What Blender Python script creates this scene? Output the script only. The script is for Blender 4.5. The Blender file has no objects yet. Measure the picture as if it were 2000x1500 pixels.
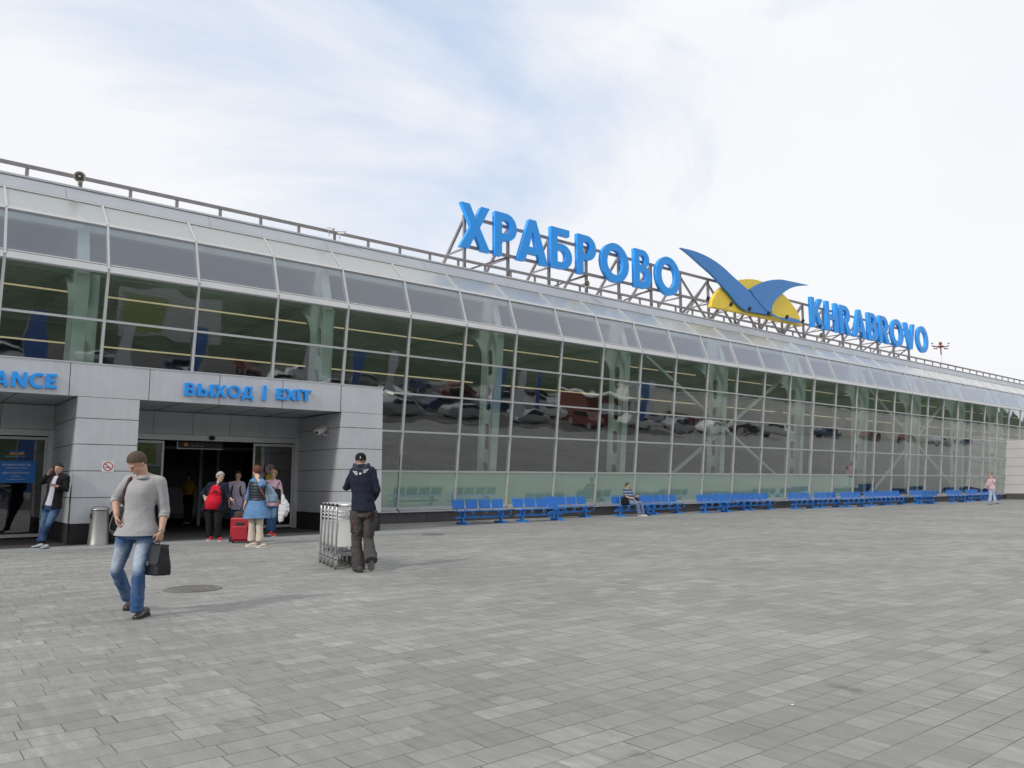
import bpy, bmesh, math, random
from mathutils import Vector, Matrix, noise
V = Vector
D = bpy.data
SC = bpy.context.scene
COL = SC.collection
random.seed(7)

# ---------------------------------------------------------------- camera
CH = 1.37
CR = V((0.77744253, -0.62894594, -0.00318014))
CU = V((-0.07702537, -0.1002271, 0.99197864))
CF = V((0.62421967, 0.77096143, 0.1263656))
FPX = 1523.2
CAMP = V((0, 0, CH))
cam = D.cameras.new('camera')
camo = D.objects.new('camera', cam)
COL.objects.link(camo)
mw = Matrix((CR, CU, -CF)).transposed().to_4x4()
mw.translation = CAMP
camo.matrix_world = mw
cam.sensor_width = 36
cam.lens = 36 * FPX / 2000
cam.clip_start = .05
cam.clip_end = 3000
SC.camera = camo
FH = V((CF.x, CF.y, 0)).normalized()      # horizontal viewing direction
RH = V((FH.y, -FH.x, 0))                  # horizontal direction to the right of it

# ---------------------------------------------------------------- sky, sun, exposure
SUN_AZ = V((-.985, -.17, 0)).normalized()
SUN_EL = math.radians(35)
w = D.worlds.new('World')
SC.world = w
w.use_nodes = True
nt = w.node_tree
nt.nodes.clear()
def N(nt, t, **k):
    n = nt.nodes.new(t)
    for a, b in k.items():
        if a == 'inp':
            for i, v in b.items():
                n.inputs[i].default_value = v
        else:
            setattr(n, a, b)
    return n
def L(nt, a, ao, b, bi):
    nt.links.new(a.outputs[ao], b.inputs[bi])
sky = N(nt, 'ShaderNodeTexSky', sky_type='NISHITA', sun_disc=False)
sky.sun_elevation = SUN_EL
sky.sun_rotation = math.atan2(SUN_AZ.x, SUN_AZ.y)
sky.dust_density = 1.5
sky.air_density = 1.2
tc = N(nt, 'ShaderNodeTexCoord')
mp = N(nt, 'ShaderNodeMapping')
mp.inputs['Rotation'].default_value = (0, 0, .9)
mp.inputs['Scale'].default_value = (1.0, 2.6, 3.2)
L(nt, tc, 'Generated', mp, 'Vector')
n1 = N(nt, 'ShaderNodeTexNoise', inp={'Scale': 1.15, 'Detail': 9.0, 'Roughness': .58, 'Distortion': .6})
L(nt, mp, 'Vector', n1, 'Vector')
r1 = N(nt, 'ShaderNodeValToRGB')
r1.color_ramp.elements[0].position = .26
r1.color_ramp.elements[1].position = .53
# the open blue patch of this sky: a soft region round one direction
bd = (CF * FPX + CR * (760 - 1000) + CU * (750 - 60)).normalized()
dt = N(nt, 'ShaderNodeVectorMath', operation='DOT_PRODUCT')
dt.inputs[1].default_value = bd
L(nt, tc, 'Generated', dt, 0)
mr = N(nt, 'ShaderNodeMapRange', inp={'From Min': .93, 'From Max': .998, 'To Min': 0.0, 'To Max': .20})
L(nt, dt, 'Value', mr, 'Value')
su = N(nt, 'ShaderNodeMath', operation='SUBTRACT')
L(nt, n1, 'Fac', su, 0)
L(nt, mr, 'Result', su, 1)
ad = N(nt, 'ShaderNodeMath', operation='ADD', inp={1: .075})
L(nt, su, 0, ad, 0)
L(nt, ad, 0, r1, 'Fac')
n2 = N(nt, 'ShaderNodeTexNoise', inp={'Scale': 1.1, 'Detail': 5.0, 'Roughness': .5})
L(nt, mp, 'Vector', n2, 'Vector')
r2 = N(nt, 'ShaderNodeValToRGB')
r2.color_ramp.elements[0].position = .3
r2.color_ramp.elements[0].color = (8.9, 9.15, 9.6, 1)
r2.color_ramp.elements[1].position = .7
r2.color_ramp.elements[1].color = (9.5, 9.6, 9.8, 1)
L(nt, n2, 'Fac', r2, 'Fac')
hz = N(nt, 'ShaderNodeMix', data_type='RGBA')      # thin high cloud veils the open sky too
hz.inputs['Factor'].default_value = .75
hz.inputs['B'].default_value = (7.0, 8.3, 10.5, 1)
L(nt, sky, 'Color', hz, 'A')
mx = N(nt, 'ShaderNodeMix', data_type='RGBA')
L(nt, r1, 'Color', mx, 'Factor')
L(nt, hz, 'Result', mx, 'A')
L(nt, r2, 'Color', mx, 'B')
bg = N(nt, 'ShaderNodeBackground', inp={'Strength': .1})
L(nt, mx, 'Result', bg, 'Color')
wo = N(nt, 'ShaderNodeOutputWorld')
L(nt, bg, 0, wo, 0)

sl = D.lights.new('sun', 'SUN')
sl.energy = 1.9
sl.angle = math.radians(5.5)
sl.color = (1, .95, .88)
so = D.objects.new('sun', sl)
COL.objects.link(so)
sd = V((SUN_AZ.x * math.cos(SUN_EL), SUN_AZ.y * math.cos(SUN_EL), math.sin(SUN_EL)))
so.rotation_euler = sd.to_track_quat('Z', 'Y').to_euler()
SC.view_settings.view_transform = 'Standard'
SC.view_settings.look = 'None'
SC.view_settings.exposure = 0.0
SC.view_settings.gamma = 1
SC.cycles.use_denoising = True
SC.cycles.max_bounces = 10
SC.cycles.transparent_max_bounces = 24
SC.cycles.glossy_bounces = 4
SC.cycles.caustics_reflective = False
SC.cycles.caustics_refractive = False
SC.cycles.sample_clamp_indirect = 4

# ---------------------------------------------------------------- geometry from the survey of the photograph
def ray(u, v):
    return CF * FPX + CR * (u - 1000) + CU * (750 - v)
def gnd(u, v, z=0.0):
    d = ray(u, v)
    return CAMP + d * ((z - CH) / d.z)
def aty(u, v, y):
    d = ray(u, v)
    return CAMP + d * (y / d.y)
def atd(u, v, root, dy=0.0):       # point on the upright plane facing the viewer through root, dy behind it
    d = ray(u, v)
    t = ((root - CAMP).dot(FH) + dy) / d.dot(FH)
    return CAMP + d * t

# ---------------------------------------------------------------- materials
MATS = {}
def mat(name, col, rough=.6, metal=0.0, var=.12, scale=6.0, bump=0.0, bscale=60.0, spec=.5, col2=None, coat=0.0):
    if name in MATS:
        return MATS[name]
    m = D.materials.new(name)
    m.use_nodes = True
    t = m.node_tree
    b = t.nodes['Principled BSDF']
    b.inputs['Roughness'].default_value = rough
    b.inputs['Metallic'].default_value = metal
    b.inputs['Specular IOR Level'].default_value = spec
    b.inputs['Coat Weight'].default_value = coat
    tc = N(t, 'ShaderNodeTexCoord')
    n = N(t, 'ShaderNodeTexNoise', inp={'Scale': scale, 'Detail': 5.0, 'Roughness': .6})
    L(t, tc, 'Object', n, 'Vector')
    c = N(t, 'ShaderNodeValToRGB')
    c.color_ramp.elements[0].position = .3
    c.color_ramp.elements[1].position = .7
    a = tuple(x * (1 - var) for x in col)
    bb = tuple(min(1, x * (1 + var)) for x in (col2 or col))
    c.color_ramp.elements[0].color = (*a, 1)
    c.color_ramp.elements[1].color = (*bb, 1)
    L(t, n, 'Fac', c, 'Fac')
    L(t, c, 'Color', b, 'Base Color')
    if bump:
        n3 = N(t, 'ShaderNodeTexNoise', inp={'Scale': bscale, 'Detail': 4.0})
        L(t, tc, 'Object', n3, 'Vector')
        bp = N(t, 'ShaderNodeBump', inp={'Strength': bump, 'Distance': .02})
        L(t, n3, 'Fac', bp, 'Height')
        L(t, bp, 'Normal', b, 'Normal')
    MATS[name] = m
    return m

def glass_mat(name, tint, f0=.15, wav=.012, refl=(1, .96, .97), rough=.015, milk=0.0, milkc=(.62, .68, .66)):
    m = D.materials.new(name)
    m.use_nodes = True
    t = m.node_tree
    t.nodes.clear()
    o = N(t, 'ShaderNodeOutputMaterial')
    tr = N(t, 'ShaderNodeBsdfTransparent', inp={'Color': (*tint, 1)})
    gl = N(t, 'ShaderNodeBsdfAnisotropic', inp={'Color': (*refl, 1), 'Roughness': rough})
    ms = N(t, 'ShaderNodeMixShader')
    lw = N(t, 'ShaderNodeLayerWeight', inp={'Blend': .5})
    pw = N(t, 'ShaderNodeMath', operation='POWER', inp={1: 2.7})
    L(t, lw, 'Facing', pw, 0)
    fr = N(t, 'ShaderNodeMath', operation='MULTIPLY_ADD', inp={1: 1 - f0, 2: f0})
    L(t, pw, 0, fr, 0)
    tc = N(t, 'ShaderNodeTexCoord')
    n = N(t, 'ShaderNodeTexNoise', inp={'Scale': .9, 'Detail': 1.0})
    L(t, tc, 'Object', n, 'Vector')
    bp = N(t, 'ShaderNodeBump', inp={'Strength': 1.0, 'Distance': wav})
    L(t, n, 'Fac', bp, 'Height')
    L(t, bp, 'Normal', gl, 'Normal')
    L(t, fr, 0, ms, 'Fac')
    if milk:
        df = N(t, 'ShaderNodeBsdfDiffuse', inp={'Color': (*milkc, 1)})
        m2 = N(t, 'ShaderNodeMixShader', inp={'Fac': milk})
        L(t, tr, 0, m2, 1)
        L(t, df, 0, m2, 2)
        tr = m2
    L(t, tr, 0, ms, 1)
    L(t, gl, 0, ms, 2)
    L(t, ms, 0, o, 0)
    MATS[name] = m
    return m

def emis(name, col, s):
    m = D.materials.new(name)
    m.use_nodes = True
    b = m.node_tree.nodes['Principled BSDF']
    b.inputs['Base Color'].default_value = (*col, 1)
    b.inputs['Emission Color'].default_value = (*col, 1)
    b.inputs['Emission Strength'].default_value = s
    MATS[name] = m
    return m

def paving_mat():
    m = D.materials.new('grey concrete pavers')
    m.use_nodes = True
    t = m.node_tree
    b = t.nodes['Principled BSDF']
    b.inputs['Roughness'].default_value = .78
    b.inputs['Specular IOR Level'].default_value = .4
    tc = N(t, 'ShaderNodeTexCoord')
    br = N(t, 'ShaderNodeTexBrick', offset=.43, offset_frequency=2, squash=.62, squash_frequency=3,
           inp={'Color1': (0, 0, 0, 1), 'Color2': (1, 1, 1, 1), 'Mortar': (.5, .5, .5, 1), 'Scale': 1.0, 'Mortar Size': .0037,
                'Mortar Smooth': .3, 'Bias': 0.0, 'Brick Width': .43, 'Row Height': .19})
    wn = N(t, 'ShaderNodeTexNoise', inp={'Scale': 1.2, 'Detail': 2.0})
    L(t, tc, 'Object', wn, 'Vector')
    # slight unevenness of the rows
    vm = N(t, 'ShaderNodeVectorMath', operation='SCALE')
    vm.inputs['Scale'].default_value = .012
    L(t, wn, 'Color', vm, 0)
    va = N(t, 'ShaderNodeVectorMath', operation='ADD')
    L(t, tc, 'Object', va, 0)
    L(t, vm, 0, va, 1)
    # stones of uneven length: shift and stretch each row by its own amount
    sp = N(t, 'ShaderNodeSeparateXYZ')
    L(t, va, 0, sp, 0)
    dv = N(t, 'ShaderNodeMath', operation='DIVIDE', inp={1: .19})
    L(t, sp, 'Y', dv, 0)
    fl = N(t, 'ShaderNodeMath', operation='FLOOR')
    L(t, dv, 0, fl, 0)
    rw = N(t, 'ShaderNodeTexWhiteNoise', noise_dimensions='1D')
    L(t, fl, 0, rw, 'W')
    ry = N(t, 'ShaderNodeMath', operation='MULTIPLY', inp={1: 7.3})
    L(t, fl, 0, ry, 0)
    cv = N(t, 'ShaderNodeCombineXYZ')
    L(t, sp, 'X', cv, 0)
    L(t, ry, 0, cv, 1)
    ln = N(t, 'ShaderNodeTexNoise', inp={'Scale': 1.1, 'Detail': 1.0})
    L(t, cv, 0, ln, 'Vector')
    x1 = N(t, 'ShaderNodeMath', operation='MULTIPLY_ADD', inp={1: .43})
    L(t, rw, 'Value', x1, 0)
    L(t, sp, 'X', x1, 2)
    x2 = N(t, 'ShaderNodeMath', operation='MULTIPLY_ADD', inp={1: .55})
    L(t, ln, 'Fac', x2, 0)
    L(t, x1, 0, x2, 2)
    c2 = N(t, 'ShaderNodeCombineXYZ')
    L(t, x2, 0, c2, 0)
    L(t, sp, 'Y', c2, 1)
    L(t, c2, 0, br, 'Vector')
    # second layer: pairs of small stones laid in some places
    cr = N(t, 'ShaderNodeValToRGB')
    e = cr.color_ramp.elements
    e[0].position = 0
    e[0].color = (.213, .212, .203, 1)
    e[1].position = 1
    e[1].color = (.58, .56, .49, 1)
    for p, c in ((.22, (.25, .249, .238)), (.48, (.284, .283, .269)), (.66, (.328, .325, .305)), (.82, (.415, .408, .37))):
        q = e.new(p)
        q.color = (*c, 1)
    # streaky cement tint within each stone
    mp = N(t, 'ShaderNodeMapping')
    mp.inputs['Scale'].default_value = (9, 1.6, 1)
    mp.inputs['Rotation'].default_value = (0, 0, .05)
    L(t, tc, 'Object', mp, 'Vector')
    sn = N(t, 'ShaderNodeTexNoise', inp={'Scale': 1.4, 'Detail': 6.0, 'Roughness': .65})
    L(t, mp, 'Vector', sn, 'Vector')
    ad = N(t, 'ShaderNodeMath', operation='MULTIPLY_ADD', inp={1: 1.15, 2: -.61})
    L(t, sn, 'Fac', ad, 0)
    a2 = N(t, 'ShaderNodeMath', operation='MULTIPLY_ADD', inp={1: .42})
    L(t, br, 'Color', a2, 0)
    L(t, ad, 0, a2, 2)
    a3 = N(t, 'ShaderNodeMath', operation='ADD', inp={1: .235})
    a3.use_clamp = True
    L(t, a2, 0, a3, 0)
    L(t, a3, 0, cr, 'Fac')
    # broad patches and stains
    pn = N(t, 'ShaderNodeTexNoise', inp={'Scale': .35, 'Detail': 6.0, 'Roughness': .6})
    L(t, tc, 'Object', pn, 'Vector')
    pr = N(t, 'ShaderNodeMapRange', inp={'From Min': .3, 'From Max': .7, 'To Min': .84, 'To Max': 1.12})
    L(t, pn, 'Fac', pr, 'Value')
    fn = N(t, 'ShaderNodeTexNoise', inp={'Scale': 55.0, 'Detail': 4.0, 'Roughness': .7})
    L(t, tc, 'Object', fn, 'Vector')
    fr = N(t, 'ShaderNodeMapRange', inp={'From Min': .25, 'From Max': .75, 'To Min': .93, 'To Max': 1.07})
    L(t, fn, 'Fac', fr, 'Value')
    mu = N(t, 'ShaderNodeMath', operation='MULTIPLY')
    L(t, pr, 0, mu, 0)
    L(t, fr, 0, mu, 1)
    # dark spots and scuffs
    dn = N(t, 'ShaderNodeTexNoise', inp={'Scale': 2.3, 'Detail': 7.0, 'Roughness': .72, 'Distortion': .4})
    L(t, tc, 'Object', dn, 'Vector')
    dr = N(t, 'ShaderNodeMapRange', inp={'From Min': .60, 'From Max': .72, 'To Min': 1.0, 'To Max': .6})
    L(t, dn, 'Fac', dr, 'Value')
    m2 = N(t, 'ShaderNodeMath', operation='MULTIPLY')
    L(t, mu, 0, m2, 0)
    L(t, dr, 0, m2, 1)
    cm = N(t, 'ShaderNodeVectorMath', operation='SCALE')
    L(t, cr, 'Color', cm, 0)
    L(t, m2, 0, cm, 'Scale')
    # joints: some filled flush with sand, some open and dark
    jn = N(t, 'ShaderNodeTexNoise', inp={'Scale': 1.7, 'Detail': 4.0})
    L(t, tc, 'Object', jn, 'Vector')
    jr = N(t, 'ShaderNodeMapRange', inp={'From Min': .38, 'From Max': .6, 'To Min': .45, 'To Max': 1.0})
    L(t, jn, 'Fac', jr, 'Value')
    jf = N(t, 'ShaderNodeMath', operation='MULTIPLY')
    L(t, br, 'Fac', jf, 0)
    L(t, jr, 0, jf, 1)
    mj = N(t, 'ShaderNodeMix', data_type='RGBA')
    mj.inputs['B'].default_value = (.10, .088, .078, 1)
    L(t, jf, 0, mj, 'Factor')
    L(t, cm, 0, mj, 'A')
    L(t, mj, 'Result', b, 'Base Color')
    bp = N(t, 'ShaderNodeBump', inp={'Strength': .5, 'Distance': .006})
    hs = N(t, 'ShaderNodeMath', operation='SUBTRACT')
    L(t, fn, 'Fac', hs, 0)
    L(t, br, 'Fac', hs, 1)
    L(t, hs, 0, bp, 'Height')
    L(t, bp, 'Normal', b, 'Normal')
    return m

M = {
 'clad': mat('grey aluminium cladding', (.565, .58, .61), .40, .15, .07, .9, .03, 3.0),
 'fascia': mat('roof fascia panel', (.43, .455, .495), .5, .15, .06, .7),
 'frame': mat('silver window frame', (.54, .55, .555), .38, .2, .05, 2.0),
 'frame2': mat('grey window frame', (.56, .57, .58), .4, .35, .06, 2.0),
 'dark': mat('dark joint', (.02, .02, .022), .9),
 'plinth': mat('dark grey plinth', (.075, .073, .078), .75, 0, .15, 3.0, .2, 40),
 'spandrel': mat('green back painted glass', (.34, .47, .37), .5, 0, .05, .8, 0, 1, .5),
 'steel': mat('pale painted steel', (.66, .69, .67), .5, 0, .06, 1.5),
 'ceil': mat('slatted ceiling', (.8, .82, .8), .7, 0, .06, 2.0),
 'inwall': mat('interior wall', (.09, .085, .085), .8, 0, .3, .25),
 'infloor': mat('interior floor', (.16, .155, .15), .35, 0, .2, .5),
 'white': mat('white panel', (.72, .72, .71), .55, 0, .04, 1.0),
 'purlin': mat('taupe painted steel', (.285, .26, .265), .55, .1, .1, 4.0),
 'blue': mat('bright blue letter face', (.012, .35, 1.0), .4, 0, .04, 2.0),
 'blue2': mat('mid blue emblem', (.045, .24, .64), .4, 0, .05, 2.0),
 'yellow': mat('yellow emblem', (.95, .68, .05), .45, 0, .06, 2.0),
 'bench': mat('blue painted bench steel', (.03, .205, .62), .45, 0, .1, 9.0),
 'inox': mat('brushed stainless steel', (.31, .305, .295), .4, .8, .1, 8.0),
 'galv': mat('galvanised tube', (.55, .56, .56), .36, .7, .1, 20.0),
 'rubber': mat('grey rubber', (.23, .23, .23), .7),
 'black': mat('black plastic', (.015, .015, .017), .5),
 'mat': mat('entrance matting', (.055, .052, .05), .95, 0, .2, 30.0),
 'granite': mat('smooth grey kerb slab', (.30, .315, .32), .6, 0, .08, 3.0, .1, 80),
 'iron': mat('cast iron', (.19, .185, .178), .7, .1, .25, 9.0),
 'horn': mat('beige horn', (.50, .47, .41), .5, 0, .1, 9.0),
 'camw': mat('off white camera housing', (.66, .65, .6), .45, 0, .08, 9.0),
 'red': mat('signal red', (.55, .02, .03), .5),
 'orange': mat('orange pictogram', (.8, .3, .02), .5),
 'signblue': mat('opening hours board blue', (.01, .16, .55), .5),
}
GL = glass_mat('greenish window glass', (.70, .81, .76), .22, .006, (.96, 1, .995), .02)
GLR = glass_mat('roof light glass', (.66, .74, .74), .21, .005, (.87, .91, 1))
GLT = glass_mat('milky roof light glass', (.70, .76, .74), .12, .004, (1, 1, 1), .3, .42)
M['spandrel'] = glass_mat('green back painted spandrel glass', (1, 1, 1), .20, .002, (1, 1, 1), .02, 1.0, (.27, .40, .315))
GLD = glass_mat('door glass', (.55, .68, .62), .14, .003)
PAV = paving_mat()
# faint rain streaks and grime on the cladding
t = M['clad'].node_tree
b = t.nodes['Principled BSDF']
src = b.inputs['Base Color'].links[0].from_socket
tc = N(t, 'ShaderNodeTexCoord')
mp = N(t, 'ShaderNodeMapping')
mp.inputs['Scale'].default_value = (5, 5, .35)
L(t, tc, 'Object', mp, 'Vector')
n = N(t, 'ShaderNodeTexNoise', inp={'Scale': 1.5, 'Detail': 6.0, 'Roughness': .6})
L(t, mp, 'Vector', n, 'Vector')
r = N(t, 'ShaderNodeMapRange', inp={'From Min': .35, 'From Max': .75, 'To Min': 1.02, 'To Max': .93})
L(t, n, 'Fac', r, 'Value')
vm = N(t, 'ShaderNodeVectorMath', operation='SCALE')
t.links.new(src, vm.inputs[0])
L(t, r, 0, vm, 'Scale')
L(t, vm, 0, b, 'Base Color')

# ---------------------------------------------------------------- mesh helpers
class MB:
    def __init__(s):
        s.v = []
        s.f = []
    def add(s, vs, fs):
        o = len(s.v)
        s.v += [V(p) for p in vs]
        s.f += [tuple(i + o for i in f) for f in fs]
        return s
    def box(s, x0, x1, y0, y1, z0, z1):
        return s.add([(x0, y0, z0), (x1, y0, z0), (x1, y1, z0), (x0, y1, z0), (x0, y0, z1), (x1, y0, z1), (x1, y1, z1), (x0, y1, z1)],
                     [(0, 3, 2, 1), (4, 5, 6, 7), (0, 1, 5, 4), (1, 2, 6, 5), (2, 3, 7, 6), (3, 0, 4, 7)])
    def obox(s, c, ax, ay, az):
        c = V(c)
        p = [c + ax * i + ay * j + az * k for k in (-1, 1) for i, j in ((-1, -1), (1, -1), (1, 1), (-1, 1))]
        return s.add(p, [(0, 3, 2, 1), (4, 5, 6, 7), (0, 1, 5, 4), (1, 2, 6, 5), (2, 3, 7, 6), (3, 0, 4, 7)])
    def bar(s, p, q, w, h, up=V((0, 0, 1))):
        p, q = V(p), V(q)
        d = (q - p)
        a = d.cross(up)
        if a.length < 1e-5:
            a = V((1, 0, 0))
        a.normalize()
        b = a.cross(d).normalized()
        return s.obox((p + q) / 2, a * w / 2, d / 2, b * h / 2)
    def loft(s, secs, n=16, cap=True):
        vs = []
        for c, a, b in secs:
            vs += [c + a * math.cos(2 * math.pi * k / n) + b * math.sin(2 * math.pi * k / n) for k in range(n)]
        fs = []
        for i in range(len(secs) - 1):
            for k in range(n):
                k2 = (k + 1) % n
                fs.append((i * n + k, i * n + k2, (i + 1) * n + k2, (i + 1) * n + k))
        if cap:
            fs.append(tuple(range(n - 1, -1, -1)))
            fs.append(tuple((len(secs) - 1) * n + k for k in range(n)))
        return s.add(vs, fs)
    def tube(s, pts, r, n=8, cap=True):
        pts = [V(p) for p in pts]
        rs = r if isinstance(r, (list, tuple)) else [r] * len(pts)
        secs = []
        a = None
        for i, p in enumerate(pts):
            d = (pts[min(i + 1, len(pts) - 1)] - pts[max(i - 1, 0)]).normalized()
            if a is None:
                a = d.cross(V((0, 0, 1)))
                if a.length < .3:
                    a = d.cross(V((0, 1, 0)))
            else:
                a = a - d * a.dot(d)
            a.normalize()
            b = d.cross(a)
            secs.append((p, a * rs[i], b * rs[i]))
        return s.loft(secs, n, cap)
    def limb(s, pts, rs, n=14):           # tube with rounded ends
        pts = [V(p) for p in pts]
        d0 = (pts[0] - pts[1]).normalized()
        d1 = (pts[-1] - pts[-2]).normalized()
        P = [pts[0] + d0 * rs[0] * .92, pts[0] + d0 * rs[0] * .6] + pts + [pts[-1] + d1 * rs[-1] * .6, pts[-1] + d1 * rs[-1] * .92]
        R = [rs[0] * .35, rs[0] * .8] + list(rs) + [rs[-1] * .8, rs[-1] * .35]
        return s.tube(P, R, n)
    def ell(s, c, ax, ay, az, n=14, m=9):
        c = V(c)
        vs = [c - az]
        for i in range(1, m):
            t = -math.pi / 2 + math.pi * i / m
            vs += [c + (ax * math.cos(2 * math.pi * k / n) + ay * math.sin(2 * math.pi * k / n)) * math.cos(t) + az * math.sin(t) for k in range(n)]
        vs.append(c + az)
        fs = []
        for k in range(n):
            k2 = (k + 1) % n
            fs.append((0, 1 + k2, 1 + k))
            for i in range(m - 2):
                fs.append((1 + i * n + k, 1 + i * n + k2, 1 + (i + 1) * n + k2, 1 + (i + 1) * n + k))
            fs.append((1 + (m - 2) * n + k, 1 + (m - 2) * n + k2, len(vs) - 1))
        return s.add(vs, fs)
    def prism(s, poly, fn, t):            # poly 2-D, fn maps (a,b,depth) to 3-D
        n = len(poly)
        vs = [fn(a, b, 0) for a, b in poly] + [fn(a, b, t) for a, b in poly]
        fs = [tuple(range(n)), tuple(range(2 * n - 1, n - 1, -1))]
        fs += [(i, (i + 1) % n + n * 0, (i + 1) % n + n, i + n) for i in range(n)]
        return s.add(vs, fs)
    def mesh(s, name, org=V((0, 0, 0)), m=None, smooth=False):
        me = D.meshes.new(name)
        me.from_pydata([tuple(p - org) for p in s.v], [], s.f)
        bm = bmesh.new()
        bm.from_mesh(me)
        bmesh.ops.recalc_face_normals(bm, faces=bm.faces)
        bm.to_mesh(me)
        bm.free()
        if smooth:
            me.polygons.foreach_set('use_smooth', [True] * len(me.polygons))
        if m:
            me.materials.append(m)
        return me

def link(name, me, parent=None):
    o = D.objects.new(name, me)
    COL.objects.link(o)
    if parent:
        o.parent = parent
    return o
ORG = {}
def worg(p):
    o = V((0, 0, 0))
    while p:
        o += V(p.location)
        p = p.parent
    return o
def obj(name, mb, m, parent=None, smooth=False, bev=0.0, local=False):
    """links mb as one mesh object; world coordinates unless local"""
    org = V((0, 0, 0)) if (local or not parent) else worg(parent)
    o = link(name, mb.mesh(name, org, m, smooth), parent)
    if bev:
        b = o.modifiers.new('bevel', 'BEVEL')
        b.width = bev
        b.segments = 2
        b.limit_method = 'ANGLE'
    return o
def thing(name, label, cat, loc=(0, 0, 0), group=None):
    o = D.objects.new(name, None)
    COL.objects.link(o)
    o.location = loc
    o['label'] = label
    o['category'] = cat
    if group:
        o['group'] = group
    return o
def tag(o, label, cat, group=None):
    o['label'] = label
    o['category'] = cat
    if group:
        o['group'] = group
    return o
def struct(name, mb, m):
    o = obj(name, mb, m)
    o['kind'] = 'structure'
    return o
def dup(root, loc, rotz=0, label=None, group=None):
    def rec(o, par):
        c = o.copy()
        COL.objects.link(c)
        c.parent = par
        for ch in kids(o):
            rec(ch, c)
        return c
    r = rec(root, None)
    r.location = loc
    r.rotation_euler = (0, 0, rotz)
    if label:
        r['label'] = label
    if group:
        r['group'] = group
    return r
def kids(o):
    return [c for c in D.objects if c.parent == o]

def evalmesh(o, name):
    dg = bpy.context.evaluated_depsgraph_get()
    me = D.meshes.new_from_object(o.evaluated_get(dg))
    me.name = name
    return me
CLOUD = {}
def cloud(size):
    if size not in CLOUD:
        t = D.textures.new('folds', 'CLOUDS')
        t.noise_scale = size
        t.noise_depth = 2
        CLOUD[size] = t
    return CLOUD[size]
def fuse(name, mb, voxel, m, org, smooth=3, disp=0.0, dsize=.08, solid=False):
    """one continuous surface grown round the overlapping shapes in mb"""
    me = mb.mesh('tmp', org, m)
    o = D.objects.new('tmp', me)
    COL.objects.link(o)
    r = o.modifiers.new('r', 'REMESH')
    r.mode = 'VOXEL'
    r.voxel_size = voxel
    r.use_smooth_shade = True
    if smooth:
        s = o.modifiers.new('s', 'SMOOTH')
        s.factor = .5
        s.iterations = smooth
    if disp:
        d = o.modifiers.new('d', 'DISPLACE')
        d.texture = cloud(dsize)
        d.strength = disp
        d.mid_level = .5
    out = evalmesh(o, name)
    D.objects.remove(o)
    D.meshes.remove(me)
    if m and not out.materials:
        out.materials.append(m)
    out.polygons.foreach_set('use_smooth', [True] * len(out.polygons))
    return out

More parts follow.
